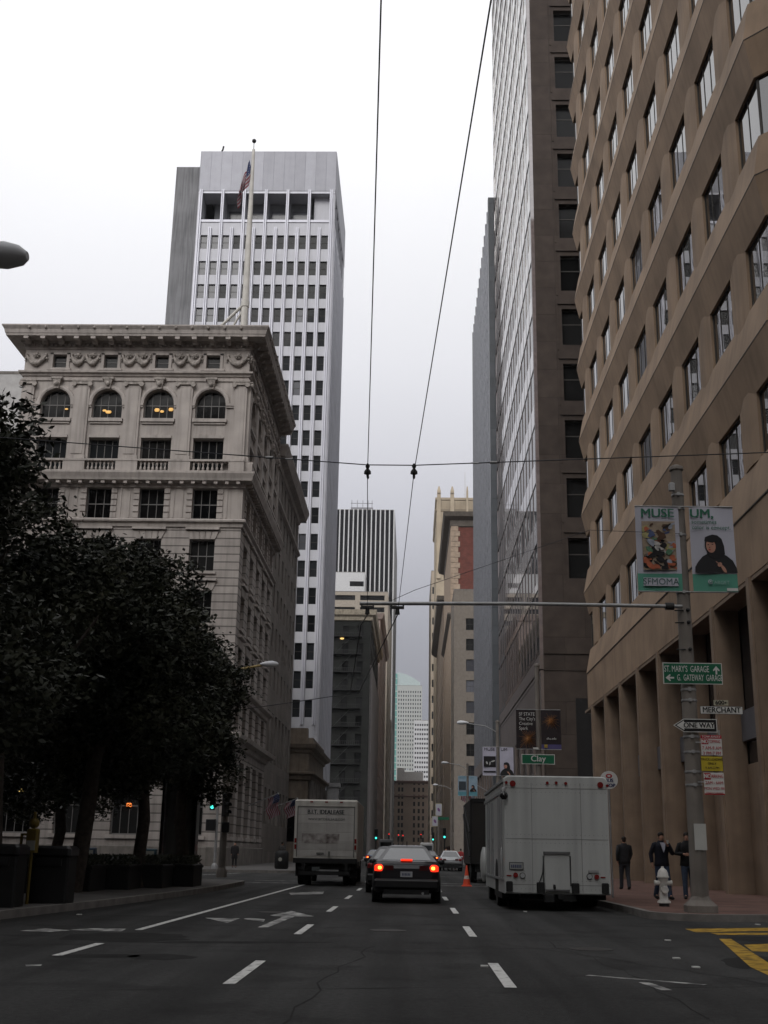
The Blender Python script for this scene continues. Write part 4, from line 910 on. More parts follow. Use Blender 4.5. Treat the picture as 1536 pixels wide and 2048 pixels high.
Y = thing('yellow_post', 'yellow post with a pale plate between the two dark bins', 'post', (-8.15, 25.9, .15))
m = MB(); m.cyl((0, 0, 0), (0, 0, 1.9), .035, .035, 8); m.build('post', mat('yellow_steel', (.12, .085, .014), .5), Y)
m = MB(); m.bbox(-.12, .12, -.1, .1, 1.05, 1.55, .03); m.ball((0, 0, 1.66), .12, 8); m.box(-.27, -.22, -.02, .02, .8, 1.45); m.box(-.27, 0, -.02, .02, 1.4, 1.45); m.build('frame', mat('yellow_steel'), Y)
m = MB(); m.box(-.09, .09, -.115, -.10, 1.1, 1.3); m.build('plate', mat('dull_plate', (.25, .25, .22), .6), Y)
def newsbox(x, y, c, label):
    t = thing('newspaper_box', label, 'newspaper box', (x, y, .15), group='newspaper boxes under the left trees')
    m = MB(); m.bbox(-.24, .24, -.2, .2, .35, 1.15, .03); m.box(-.16, .16, -.1, .1, 0, .35); m.build('case', c, t)
    m = MB(); m.box(-.17, .17, -.215, -.2, .68, 1.05); m.build('display_window', mat('dull_plate'), t)
for i, (u, v, c, lb) in enumerate(((160, 1735, (.10, .03, .025), 'red newspaper box with a pale front'), (135, 1738, (.03, .03, .03), 'black newspaper box with a pale front'), (178, 1735, (.03, .05, .08), 'blue newspaper box with a pale front'), (300, 1738, (.04, .08, .10), 'teal newspaper box with a pale front beside the leaning trunk'))):
    x, y = gz(u, v+16, .15); x *= .86; y *= .86
    newsbox(gy(u, v, 52)[0], 52-0*i, mat('news_%d' % i, c, .5), lb)

# ---------------------------------------------------------------- poles
def pole_mesh(x, y, h, r0=.15, r1=.10, base=True):
    m = MB(); m.tube([(x, y, .15), (x, y, h*.5), (x, y, h)], [r0, (r0+r1)/2, r1], 14)
    if base: m.loft([[(x+a*s, y+b*s, z) for a, b in ((-1, -.6), (-.6, -1), (.6, -1), (1, -.6), (1, .6), (.6, 1), (-.6, 1), (-1, .6))] for s, z in ((.34, .15), (.34, .30), (.22, .42), (r0*.9, .5))])
    m.lathe((x, y, h), [(r1*1.25, -.06), (r1*1.25, .02), (r1*.5, .08)], 12)
    return m
def face_poly(m, pts, y): m.poly([(x, y, z) for x, z in pts])
PY, PXX = 27.9, 6.55
Pm = thing('street_pole', 'tall tapered pole carrying banners and street signs at the right corner', 'pole', (PXX, PY, .15))
pole_mesh(6.55, PY, 10.7, .20, .14).build('shaft', polem, Pm, world=True)
for z in (9.98, 9.62, 8.95, 7.5, 5.15, 4.9, 4.05, 3.7, 3.25, 2.95):
    m = MB(); r = .20-.06*z/10.7; m.lathe((6.55, PY, z), [(r+.012, -.025), (r+.018, 0), (r+.012, .025)], 14); m.box(6.5, 6.56, PY-r-.05, PY-r, z-.04, z+.04); m.build('clamp', steelgrey, Pm, world=True)
for z in (7.05, 6.75, 6.1):
    m = MB(); m.ball((6.6, PY-.2, z-.0), .05, 8); m.cyl((6.3, PY-.1, z), (6.5, PY-.17, z), .015); m.build('cable_gland', dark_metal, Pm, world=True)
m = MB(); m.box(6.45, 6.72, PY-.215, PY-.195, 1.5, 2.08); m.build('paper_notice', mat('paper', (.42, .42, .40), .8), Pm, world=True)
m = MB(); m.bbox(6.30, 6.44, PY-.26, PY-.12, 10.05, 10.25, .02); m.build('junction_box', steelgrey, Pm, world=True)
Ar = thing('bracket_arm', 'long grey bracket arm holding the trolley wires across the street', 'bracket arm', (6.5, PY, 7.12))
m = MB(); m.tube([(6.45, PY-.25, 7.12), (2.5, PY-.25, 7.14), (-1.3, PY-.25, 7.10)], .045, 10); m.build('tube', steelgrey, Ar, world=True)
for x in (6.15,):
    m = MB(); m.cyl((x-.1, PY-.25, 7.12), (x+.1, PY-.25, 7.12), .09, .09, 10); m.build('coupling', dark_metal, Ar, world=True)
bx = gy(795, 1217, PY-.25)[0]; bx2 = gy(735, 1212, PY-.25)[0]
for x in (bx, bx2):
    m = MB(); m.box(x-.16, x+.16, PY-.3, PY-.2, 6.98, 7.04); m.cyl((x, PY-.25, 6.84), (x, PY-.25, 7.0), .06, .04, 8); m.cyl((x-.14, PY-.25, 7.0), (x-.14, PY-.25, 7.12), .02); m.cyl((x+.14, PY-.25, 7.0), (x+.14, PY-.25, 7.12), .02); m.build('insulator', dark_metal, Ar, world=True)
# wires
def wire(name, label, pts, r, group=None, sag=0., cat='wire', segs=14):
    m = MB(); P = []
    for a, b in zip(pts[:-1], pts[1:]):
        a, b = Vector(a), Vector(b)
        for i in range(segs): t = i/segs; q = a.lerp(b, t); q.z -= sag*4*t*(1-t); P.append(q)
    P.append(Vector(pts[-1])); m.tube(P, r, 5); o = m.build(name, wire_m)
    tag(o, label, cat, group); return o
ZW = 6.82; L0 = gz(762, 0, ZW); L1 = gz(735, 945, ZW); R0_ = gz(982, 0, ZW); R1_ = gz(828, 945, ZW)
YS = L1[1]
def back(a, b, y): t = (y-b[1])/(a[1]-b[1]); return (b[0]+(a[0]-b[0])*t, y, ZW)
lc = gz(722, 1250, ZW); ld = gz(700, 1390, ZW)
rc = gz(765, 1290, ZW); rd = gz(718, 1385, ZW)
w1 = wire('trolley_wire', 'left of the two long trolley wires running overhead', [back(L0, L1, -12), (*L1, ZW), (bx2, PY-.25, ZW)], .0065, 'overhead trolley wires', segs=10)
w1b = wire('trolley_wire', 'left trolley wire beyond the bracket arm, turning off to the side', [(bx2, PY-.25, ZW), (*lc, ZW), (*ld, ZW)], .014, 'overhead trolley wires', segs=6)
w2 = wire('trolley_wire', 'right of the two long trolley wires, slanting from the top of the picture', [back(R0_, R1_, -12), (*R1_, ZW), (bx, PY-.25, ZW)], .0065, 'overhead trolley wires', segs=10)
w2b = wire('trolley_wire', 'right trolley wire beyond the bracket arm, curving down to the left', [(bx, PY-.25, ZW), (*rc, ZW), (*rd, ZW), (-14, rd[1]+14, ZW)], .014, 'overhead trolley wires', segs=6)
za = gy(0, 875, YS); zb = gy(1536, 905, YS)
def ext(p, q, x): t = (x-p[0])/(q[0]-p[0]); return p[1]+(q[1]-p[1])*t
l1 = (L1[0], YS, ZW+.12); r1 = (R1_[0], YS, ZW+.12)
span = wire('span_wire', 'thin cross street wire that hangs the two trolley wires', [(-10, YS, ext((l1[0], l1[2]), za, -10)), l1, r1, (11.2, YS, ext((r1[0], r1[2]), zb, 11.2))], .009, segs=12)
for (x, y), lb in ((L1, 'left'), (R1_, 'right')):
    t = thing('wire_hanger', '%s dark bell shaped hanger where a trolley wire meets the cross wire' % lb, 'hanger', (x, y, ZW), group='trolley wire hangers')
    m = MB(); m.lathe((x, y, ZW-.02), [(.055, 0), (.05, .04), (.02, .08), (.035, .12), (.015, .16)], 10); m.build('bell', dark_metal, t, world=True)
    m = MB(); m.cyl((x, y-.12, ZW-.02), (x, y+.2, ZW-.02), .02, .02, 6); m.build('ear', dark_metal, t, world=True)
for u, lb in ((538, 'left pale strain insulator on the cross wire before the limestone facade'), (577, 'second pale insulator on the cross wire left of the tower'), (950, 'dark insulator on the cross wire left of the slab tower'), (987, 'thick insulator on the cross wire before the slab tower')):
    v = {538: 927, 577: 932, 950: 939, 987: 936}[u]; x, z = gy(u, v, YS); zz = (ext((l1[0], l1[2]), za, x) if x < 0 else ext((r1[0], r1[2]), zb, x))
    m = MB(); m.cyl((x-.055, YS, zz), (x+.055, YS, zz), .022 if u in (538, 987) else .013, None, 8); o = m.build('insulator', steelgrey); tag(o, lb, 'insulator', 'insulators on the cross wire')
wire('stay_wire', 'thin slack stay wire from the pole top down to the end of the bracket arm', [(6.5, PY-.2, 8.95), (*((gy(1180, 1060, PY-.25))[:1]), PY-.25, gy(1180, 1060, PY-.25)[1]), (gy(830, 1180, PY-.25)[0], PY-.25, gy(830, 1180, PY-.25)[1]), (gy(772, 1200, PY-.25)[0], PY-.25, 7.12)], .007, segs=8)

# ---------------------------------------------------------------- banners and signs
teal = mat('banner_teal', (.085, .27, .20), .6, var=.05); bwhite = mat('banner_white', (.42, .42, .48), .6, var=.04); dgreen = mat('banner_letter_green', (.03, .13, .08), .6)
hair = mat('print_black', (.012, .011, .013), .6); skinp = mat('print_skin', (.42, .22, .16), .6)
signg = mat('sign_green', (.01, .11, .055), .45); signw = mat('sign_white', (.55, .55, .53), .45, var=.05); signr = mat('sign_red', (.35, .02, .03), .45); signy = mat('sign_yellow', (.45, .35, .03), .5); signb = mat('sign_black', (.012, .012, .012), .45)
def cloth(name, x0, x1, z0, z1, y, cols, parent, waves=.03, tilt=0.):
    """hanging banner cloth with soft folds; cols: [(z limit fraction, material)]"""
    m = MB(); nx, nzz = 14, 24
    for i in range(nx):
        for j in range(nzz):
            pass
    V = []
    for j in range(nzz+1):
        for i in range(nx+1):
            u, w = i/nx, j/nzz; V.append((x0+(x1-x0)*u, y+waves*math.sin(u*5+w*3.2)*(.4+.6*math.sin(w*PI)), z0+(z1-z0)*w+tilt*u))
    m.v = V; mats = []
    for j in range(nzz):
        for i in range(nx):
            a = j*(nx+1)+i; m.f.append((a, a+1, a+nx+2, a+nx+1))
            mt = next(c for lim, c in cols if (j+.5)/nzz <= lim)
            if mt not in mats: mats.append(mt)
            m.m.append(mats.index(mt)); m.smooth.add(len(m.f)-1)
    return m.build(name, mats, parent, world=True)
def rectp(m, x0, x1, z0, z1, y, t=.004): m.box(x0, x1, y-t, y, z0, z1)
def ellp(m, cx, cz, rx, rz, y, n=16, t=.004, rot=0.):
    pts = []
    for i in range(n):
        a = 2*PI*i/n; px_, pz = rx*math.cos(a), rz*math.sin(a); pts.append((cx+px_*math.cos(rot)-pz*math.sin(rot), cz+px_*math.sin(rot)+pz*math.cos(rot)))
    m.loft([[(x, y-t, z) for x, z in pts], [(x, y, z) for x, z in pts]])
def woman(parent, cx, zb, s, y):
    """printed half figure: long dark hair, pale face, black coat"""
    S = lambda pts, n_, mt, yo: (lambda m: (m.loft([[(cx+x*s, yy, zb+z*s) for x, z in pts] for yy in (y-yo-.004, y-yo)]), m.build(n_, mt, parent, world=True)))(MB())
    S([(-.5, 0), (.52, 0), (.5, .12), (.42, .30), (.28, .42), (.1, .5), (-.12, .5), (-.30, .40), (-.42, .26), (-.49, .14)], 'coat_print', mat('coat_print', (.016, .016, .018), .6), 0)
    S([(-.14, .40), (.0, .34), (.16, .38), (.24, .46), (.23, .66), (.18, .84), (.08, .93), (-.04, .95), (-.15, .91), (-.22, .82), (-.235, .68), (-.20, .56)], 'hair_print', hair, .006)
    m = MB(); ellp(m, cx-.09*s, zb+.66*s, .115*s, .17*s, y-.012, rot=.08); m.build('face_print', skinp, parent, world=True)
    S([(-.24, .78), (-.05, .74), (.08, .80), (.06, .90), (-.1, .93), (-.22, .88)], 'fringe_print', hair, .018)
    m = MB(); ellp(m, cx+.10*s, zb+.20*s, .06*s, .05*s, y-.012, rot=.9); ellp(m, cx+.19*s, zb+.09*s, .04*s, .11*s, y-.012, rot=.5)
    for k in range(3): ellp(m, cx+(.04+.035*k)*s, zb+(.25-.02*k)*s, .012*s, .045*s, y-.013, rot=.9)
    m.build('hand_print', skinp, parent, world=True)
    m = MB(); ellp(m, cx-.125*s, zb+.565*s, .032*s, .013*s, y-.018); m.build('lip_print', signr, parent, world=True)
    m = MB(); ellp(m, cx-.15*s, zb+.69*s, .022*s, .010*s, y-.018); ellp(m, cx-.05*s, zb+.70*s, .022*s, .010*s, y-.018); ellp(m, cx-.12*s, zb+.62*s, .008*s, .02*s, y-.018); m.build('eye_print', hair, parent, world=True)
def banner_pair(name_l, lab_l, lab_r, px_, y, zt, zb_, w, kind, grp):
    h = zt-zb_
    A_ = thing('banner', lab_l, 'banner', (px_-.1, y, zt), group=grp); B_ = thing('banner', lab_r, 'banner', (px_+.1, y, zt), group=grp)
    x0, x1 = px_-.12-w, px_-.12; X0, X1 = px_+.14, px_+.14+w
    for t, a, b in ((A_, x0, px_), (B_, px_, X1)):
        for zz_ in (zt, zb_): m = MB(); m.cyl((a, y, zz_), (b, y, zz_), .018); m.build('rod', steelgrey, t, world=True)
    yy = y-.05
    if kind == 'green':
        cloth('cloth', x0, x1, zb_, zt, y, [(.22, teal), (1, bwhite)], A_, .02); cloth('cloth', X0, X1, zb_, zt, y, [(.22, teal), (1, bwhite)], B_, .035)
        text('MUSE', .32*w/1.1, dgreen, ((x0+x1)/2, yy, zt-h*.09), A_, sx=1.08, bold=.006); text('UM,', .32*w/1.1, dgreen, (X0+w*.27, yy, zt-h*.09), B_, sx=1.1, bold=.006)
        text('sometimes\ncolor is concept.', .145*w/1.1, dgreen, (X0+.03, yy, zt-h*.22), B_, align='LEFT')
        woman(B_, X0+w*.52, zb_+h*.22, w*.94, yy)
        m = MB(); rectp(m, x0+w*.12, x1-w*.1, zb_+h*.06, zb_+h*.155, yy); m.build('name_panel', bwhite, A_, world=True)
        text('SFMOMA', .23*w/1.1, mat('letter_greygreen', (.07, .12, .12), .6), ((x0+x1)/2+.01*w, yy-.01, zb_+h*.107), A_, sx=.98)
        m = MB(); ellp(m, X0+w*.38, zb_+h*.115, .055, .055, yy, n=16); m.build('emblem', bwhite, B_, world=True)
        m = MB(); ellp(m, X0+w*.38, zb_+h*.115, .037, .037, yy-.006, n=16); m.build('emblem', teal, B_, world=True)
        m = MB(); ellp(m, X0+w*.38, zb_+h*.115, .018, .018, yy-.012, n=16); m.build('emblem', bwhite, B_, world=True)
        text('TARGET', .12, mat('letter_pale_green', (.25, .40, .36), .6), (X0+w*.60, yy, zb_+h*.105), B_, bold=0)
        m = MB(); rectp(m, X1-.28, X1-.02, zb_+.02, zb_+.09, yy-.01); m.build('patch_label', signw, B_, world=True)
        # generic abstract picture in the photo's colours
        zz0, zz1, xx0, xx1 = zb_+h*.245, zt-h*.185, x0+w*.13, x1-w*.11
        m = MB(); rectp(m, xx0, xx1, zz0, zz1, yy)
        rnd = random.Random(9); pal = [(.28, .22, .16), (.010, .009, .010), (.07, .035, .02), (.26, .28, .33), (.08, .17, .10), (.36, .10, .05), (.32, .29, .13), (.06, .08, .17), (.42, .40, .38)]
        for k in range(90):
            fx, fz = rnd.random(), rnd.random(); c = rnd.choice([0, 3, 4, 5, 6, 7])
            if abs(fx-.5) < .32 and fz > .66: c = rnd.choice([1, 1, 2, 2, 7])
            elif fz < .32: c = rnd.choice([1, 1, 2, 3, 5])
            elif abs(fx-.5) < .25 and fz < .62: c = rnd.choice([3, 8, 6, 5, 1])
            m.cur = c; cx, cz = xx0+(xx1-xx0)*(.06+.88*fx), zz0+(zz1-zz0)*(.04+.92*fz); rx, rz = rnd.uniform(.05, .15), rnd.uniform(.02, .09); a0 = rnd.uniform(-.8, .8)
            n = 8; pts = []
            for i in range(n):
                q = 2*PI*i/n; k1 = rnd.uniform(.6, 1.15); px1, pz1 = rx*math.cos(q)*k1, rz*math.sin(q)*k1
                pts.append((min(max(cx+px1*math.cos(a0)-pz1*math.sin(a0), xx0), xx1), yy-.005-.0004*k, min(max(cz+px1*math.sin(a0)+pz1*math.cos(a0), zz0), zz1)))
            m.poly(pts)
        m.build('picture', [mat('pic_%d' % i, c, .6, var=.25, scale=9) for i, c in enumerate(pal)], A_, world=True)
    elif kind == 'white':
        lil = mat('banner_lilac', (.40, .39, .47), .6); cloth('cloth', x0, x1, zb_, zt, y, [(1, lil)], A_, .02); cloth('cloth', X0, X1, zb_, zt, y, [(1, lil)], B_, .02)
        text('MUSE', .30, hair, ((x0+x1)/2, yy, zt-h*.09), A_, sx=1.1); text('UM', .30, hair, (X0+.3, yy, zt-h*.09), B_, sx=1.1)
        m = MB(); rectp(m, x0+.07, x1-.04, zt-h*.7, zt-h*.33, yy); m.build('picture_ground', hair, A_, world=True)
        m = MB(); ellp(m, x0+.3, zt-h*.56, .06, .11, yy-.006, rot=.4); ellp(m, x0+.52, zt-h*.58, .035, .14, yy-.006, rot=-.15); ellp(m, x0+.75, zt-h*.5, .15, .05, yy-.006, rot=.3); m.build('picture_patch', mat('pic_pale', (.42, .42, .42), .6), A_, world=True)
        m = MB(); rectp(m, x0+.05, x1-.05, zb_+h*.11, zb_+h*.16, yy); m.build('caption_bar', hair, A_, world=True)
        woman(B_, X0+w*.5, zb_+h*.02, w*.98, yy)
    elif kind == 'blue':
        bl = mat('banner_paleblue', (.25, .34, .42), .6); tl_ = mat('banner_seablue', (.10, .27, .33), .6)
        cloth('cloth', x0, x1, zb_, zt, y, [(.22, tl_), (1, bl)], A_, .02); cloth('cloth', X0, X1, zb_, zt, y, [(.22, tl_), (1, bl)], B_, .02)
        text('MUSE', .30, tl_, ((x0+x1)/2, yy, zt-h*.09), A_, sx=1.1); text('UM', .30, tl_, (X0+.3, yy, zt-h*.09), B_, sx=1.1)
        m = MB(); rectp(m, x0+.1, x1-.06, zt-h*.7, zt-h*.28, yy); m.build('picture_ground', mat('pic_slate', (.04, .05, .06), .6), A_, world=True)
        woman(B_, X0+w*.5, zb_+h*.22, w*.8, yy)
    elif kind == 'dark':
        dk_ = mat('banner_dark', (.022, .016, .018), .6, var=.3, scale=3); vio = mat('banner_violet', (.07, .06, .16), .6); og = mat('firework_orange', (.26, .11, .035), .6)
        cloth('cloth', x0, x1, zb_, zt, y, [(1, dk_)], A_, .02); cloth('cloth', X0, X1, zb_, zt, y, [(.14, vio), (1, dk_)], B_, .02)
        text('SF STATE\nThe City\'s\nCreative\nSpark', .235, signw, (x0+.14, yy, zt-h*.30), A_, align='LEFT', sx=.85)
        text('sfsu.edu', .17, signw, ((X0+X1)/2, yy, zb_+h*.27), B_, sx=.9)
        for t, cx, cz, rr in ((A_, x0+w*.62, zb_+h*.27, .62), (B_, X0+w*.5, zt-h*.27, .5)):
            m = MB(); rnd = random.Random(int(cz*10))
            for k in range(34):
                a = 2*PI*k/34+rnd.uniform(-.05, .05); r0, r1 = .015, rr*rnd.uniform(.55, 1); ex, ez = cx+r1*math.cos(a), cz+r1*math.sin(a)-.06
                ex = min(max(ex, (x0 if t is A_ else X0)+.02), (x1 if t is A_ else X1)-.02); ez = min(max(ez, zb_+.03), zt-.03)
                if t is B_ : ez = max(ez, zb_+h*.42)
                sx_, sz_ = cx+r0*math.cos(a), cz+r0*math.sin(a); m.tube([(sx_, yy, sz_), (ex, yy, ez)], [.012, .004], 3)
            m.build('firework_print', og, t, world=True)
        m = MB(); rectp(m, X0+.14, X0+.30, zb_+.08, zb_+.24, yy); m.build('emblem', mat('gold_print', (.35, .25, .05), .5), B_, world=True)
    return A_, B_
banner_pair('', 'left white and teal banner reading MUSE above an abstract picture', 'right white and teal banner with a dark haired woman, reading UM', 6.63, PY-.16, 9.65, 7.50, 1.07, 'green', 'banners on the near right pole')

def sign(name, label, cat, x0, x1, z0, z1, y, m1, border=None, bw=.02, grp=None, parent=None):
    t = parent or thing(name, label, cat, ((x0+x1)/2, y, z0), group=grp)
    m = MB(); m.box(x0, x1, y, y+.012, z0, z1); m.build('plate', border or m1, t, world=True)
    if border:
        m = MB(); m.box(x0+bw, x1-bw, y-.004, y, z0+bw, z1-bw); m.build('plate_face', m1, t, world=True)
    return t
def arrowp(m, cx, cz, s, d, y):
    """d: 'u' or 'l'"""
    pts = [(-.10, -.5), (.10, -.5), (.10, .05), (.34, -.12), (.40, .02), (0, .5), (-.40, .02), (-.34, -.12), (-.10, .05)]
    q = [((cx+x*s, cz+z*s) if d == 'u' else (cx-z*s, cz+x*s)) for x, z in pts]
    # concave outline: build as shaft and head
    m.add([(x, y, z) for x, z in q], [(0, 1, 2, 8), (2, 3, 4, 5), (8, 2, 5), (8, 5, 6, 7)])
SY = PY-.23
q = lambda u, v: gy(u, v, SY)
a, b = q(1325, 1325), q(1446, 1370)
g = sign('direction_sign', 'green direction sign reading ST. MARY\'S GARAGE and G. GATEWAY GARAGE', 'sign', a[0], b[0], b[1]+.01, a[1], SY, signg, signw, .018)
gw_, gh = b[0]-a[0], a[1]-b[1]
text("ST. MARY'S  GARAGE", .21, signw, (a[0]+gw_*.40, SY-.012, a[1]-gh*.30), g, sx=.54, bold=0); text("G.  GATEWAY  GARAGE", .21, signw, (a[0]+gw_*.615, SY-.012, a[1]-gh*.70), g, sx=.47)
m = MB(); arrowp(m, a[0]+gw_*.90, a[1]-gh*.33, .2, 'u', SY-.012); m.build('arrow', signw, g, world=True)
m = MB(); arrowp(m, a[0]+gw_*.11, a[1]-gh*.70, .2, 'l', SY-.012); m.build('arrow', signw, g, world=True)
a, b = q(1400, 1412), q(1486, 1429)
g = sign('street_name_sign', 'white street name sign reading MERCHANT', 'sign', a[0], b[0], b[1], a[1], SY, signw, signb, .008); text('MERCHANT', .185, signb, ((a[0]+b[0])/2, SY-.012, (a[1]+b[1])/2), g, sx=.90, bold=.002)
a, b = q(1427, 1400), q(1457, 1411)
g = sign('number_sign', 'small pale plate reading 600 on top of the MERCHANT sign', 'sign', a[0], b[0], b[1], a[1], SY, mat('aged_plate', (.38, .36, .27), .6)); text('600', .13, signb, (a[0]+.14, SY-.012, (a[1]+b[1])/2), g, sx=1.1, bold=.002)
m = MB(); arrowp(m, b[0]-.06, (a[1]+b[1])/2, .07, 'l', SY-.013); m.build('arrow', signb, g, world=True)
# one way
a, b = q(1346, 1437), q(1435, 1465); cz = (a[1]+b[1])/2; hh = (a[1]-b[1])/2; W_ = b[0]-a[0]
g = thing('one_way_sign', 'black and white arrow sign reading ONE WAY, pointing left', 'sign', (6.5, SY, b[1]))
m = MB(); pts = [(a[0], cz), (a[0]+W_*.24, cz+hh), (b[0], cz+hh), (b[0], cz-hh), (a[0]+W_*.24, cz-hh)]; m.loft([[(x, yy, z) for x, z in pts] for yy in (SY, SY+.012)]); m.build('plate', signw, g, world=True)
m = MB(); pts = [(a[0]+.03, cz), (a[0]+W_*.245, cz+hh-.018), (b[0]-.018, cz+hh-.018), (b[0]-.018, cz-hh+.018), (a[0]+W_*.245, cz-hh+.018)]; m.loft([[(x, yy, z) for x, z in pts] for yy in (SY-.004, SY)]); m.build('plate_face', signb, g, world=True)
m = MB(); y_ = SY-.009; m.add([(a[0]+.07, y_, cz), (a[0]+W_*.245, y_, cz-hh*.72), (a[0]+W_*.245, y_, cz+hh*.72)], [(0, 1, 2)]); m.box(a[0]+W_*.245, b[0]-.07, y_-.0, y_+.003, cz-hh*.45, cz+hh*.45); m.build('arrow', signw, g, world=True)
text('ONE WAY', .165, signb, (a[0]+W_*.585, SY-.014, cz), g, sx=.93, bold=.003)
# parking signs
a, b = q(1401, 1470), q(1445, 1511)
g = sign('parking_sign', 'white NO STOPPING sign with red lettering, directly below the arrow sign', 'sign', a[0], b[0], b[1], a[1], SY, signw, None)
m = MB(); rectp(m, a[0], b[0], a[1]-.08, a[1], SY); rectp(m, a[0]+.01, a[0]+.17, a[1]-.21, a[1]-.09, SY); m.build('red_panel', signr, g, world=True)
text('TOW-AWAY', .075, signw, ((a[0]+b[0])/2, SY-.01, a[1]-.04), g, sx=1); text('NO', .12, signw, (a[0]+.09, SY-.01, a[1]-.15), g, sx=.8, bold=.003); text('STOPPING', .10, signr, (b[0]-.19, SY-.01, a[1]-.15), g, sx=.68)
text('7 AM-9 AM', .11, signr, ((a[0]+b[0])/2, SY-.01, a[1]-.30), g, sx=.85); text('3 PM-7 PM', .11, signr, ((a[0]+b[0])/2, SY-.01, a[1]-.42), g, sx=.85)
a, b = q(1401, 1512), q(1447, 1543)
g = sign('parking_sign', 'yellow TRUCK LOADING ONLY sign below the white one', 'sign', a[0], b[0], b[1], a[1], SY, signy, signb, .008)
text('TRUCK LOADING', .075, signb, ((a[0]+b[0])/2, SY-.01, a[1]-.075), g, sx=.85); text('ONLY', .075, signb, ((a[0]+b[0])/2, SY-.01, a[1]-.17), g); text('9 AM-3 PM', .07, signb, ((a[0]+b[0])/2, SY-.01, a[1]-.27), g)
a, b = q(1407, 1545), q(1450, 1590)
g = sign('parking_sign', 'white NO PARKING sign for street cleaning, lowest on the pole', 'sign', a[0], b[0], b[1], a[1], SY, signw, None)
m = MB(); rectp(m, a[0]+.01, a[0]+.16, a[1]-.16, a[1]-.01, SY); rectp(m, a[0], b[0], b[1], b[1]+.03, SY); m.build('red_panel', signr, g, world=True)
text('NO', .13, signw, (a[0]+.085, SY-.01, a[1]-.085), g, sx=.75, bold=.003); text('PARKING', .11, signr, (b[0]-.17, SY-.01, a[1]-.085), g, sx=.68)
text('2AM - 6AM', .10, signr, ((a[0]+b[0])/2, SY-.01, a[1]-.23), g, sx=.85); text('MON WED FRI', .085, signr, ((a[0]+b[0])/2, SY-.01, a[1]-.36), g, sx=.85); text('STREET CLEANING', .055, signr, ((a[0]+b[0])/2, SY-.01, a[1]-.46), g, sx=.85)
m = MB(); m.cyl((7.15, SY+.02, 2.7), (7.15, SY+.02, 4.2), .02); m.box(6.6, 7.2, SY+.01, SY+.03, 3.9, 3.93); m.box(6.6, 7.2, SY+.01, SY+.03, 3.0, 3.03); m.build('sign_bracket', steelgrey, Pm, world=True)
# hydrant
hx, hy = 6.35, 30.9
Hd = thing('fire_hydrant', 'white fire hydrant on the brick pavement by the kerb', 'hydrant', (hx, hy, .15))
hw_ = mat('hydrant_white', (.50, .49, .46), .5, var=.2, scale=6)
m = MB(); m.lathe((0, 0, 0), [(.17, .08), (.17, .12), (.105, .16), (.10, .60), (.13, .63), (.13, .68)], 16); m.build('barrel', hw_, Hd)
m = MB(); m.lathe((0, 0, 0), [(.13, 0), (.13, .09)], 14); m.build('base', dark_metal, Hd)
m = MB(); m.lathe((0, 0, .68), [(.15, 0), (.16, .03), (.14, .05), (.13, .12), (.10, .19), (.05, .23), (.035, .24), (.035, .28)], 16); m.build('bonnet', hw_, Hd)
for s in (-1, 1):
    m = MB(); m.cyl((s*.08, 0, .56), (s*.20, 0, .56), .06, .055, 12); m.cyl((s*.19, 0, .56), (s*.22, 0, .56), .07, .065, 8); m.build('outlet_cap', hw_, Hd)
m = MB(); m.cyl((0, -.07, .40), (0, -.19, .40), .085, .08, 12); m.cyl((0, -.18, .40), (0, -.215, .40), .095, .09, 8); m.build('outlet_cap', hw_, Hd)
m = MB(); m.tube([(.12, -.1, .50), (.16, -.14, .40), (.06, -.2, .33)], .012, 5); m.build('chain', dark_metal, Hd)

# ---------------------------------------------------------------- other street poles
def lamp_head(m, x, y, z, s=1, d=1):
    """cobra head pointing along -x*d"""
    prof = [(0, .05, .04), (.10, .11, .08), (.28, .18, .13), (.5, .20, .15), (.66, .15, .11), (.74, .06, .05)]
    rings = []
    for t, w, h in prof: rings.append([(x-d*t*s, y+w*s*math.cos(a), z+h*s*math.sin(a)*(1 if math.sin(a) > 0 else .8)) for a in [2*PI*i/12 for i in range(12)]])
    m.loft(rings, True, True, True)
lampm = mat('lamp_grey', (.58, .59, .61), .5, var=.08)
def street_pole(x, y, label, kind, zt, zb_, llab=None, rlab=None, arm=None, w=.95, ph=10.75):
    t = thing('street_pole', label, 'pole', (x, y, .15), group='street poles along the right kerb')
    pole_mesh(x, y, ph, .18, .12).build('shaft', polem, t, world=True)
    if kind: banner_pair('', llab, rlab, x, y-.18, zt, zb_, w, kind, 'banners on the farther right poles')
    if arm:
        m = MB(); m.tube([(x, y, arm-.5), (x-.9, y, arm-.05), (x-2.2, y, arm+.12)], .04, 8); m.build('arm', steelgrey, t, world=True)
        m = MB(); lamp_head(m, x-2.1, y, arm+.16, 1.15); m.build('lamp_head', lampm, t, world=True)
    return t
street_pole(6.38, 60, 'pole with the dark fireworks banners behind the white truck', 'dark', 8.4, 6.42, 'left dark banner with fireworks reading SF STATE', 'right dark banner with fireworks and a violet foot', None, 1.0, 10.7)
a, b = gy(1043, 1508, 59.75), gy(1110, 1529, 59.75)
g = sign('street_name_sign', 'green street name sign reading Clay', 'sign', a[0], b[0], b[1], a[1], 59.75, signg, signw, .03); text('Clay', .42, signw, ((a[0]+b[0])/2, 59.73, (a[1]+b[1])/2+.02), g, sx=1, bold=.004)
x, z = gy(1071, 1497, 59.7); m = MB(); m.box(x-.12, x+.14, 59.66, 59.7, z-.04, z+.05); tag(m.build('number_plate', signw), 'tiny white block number plate above the green street name sign', 'sign')
street_pole(6.2, 86, 'pole with the pale lilac banners and a lamp arm before the slab tower', 'white', 8.75, 6.72, 'left lilac banner with a black picture, reading MUSE', 'right lilac banner with a dark haired figure', 10.3, .98, 10.6)
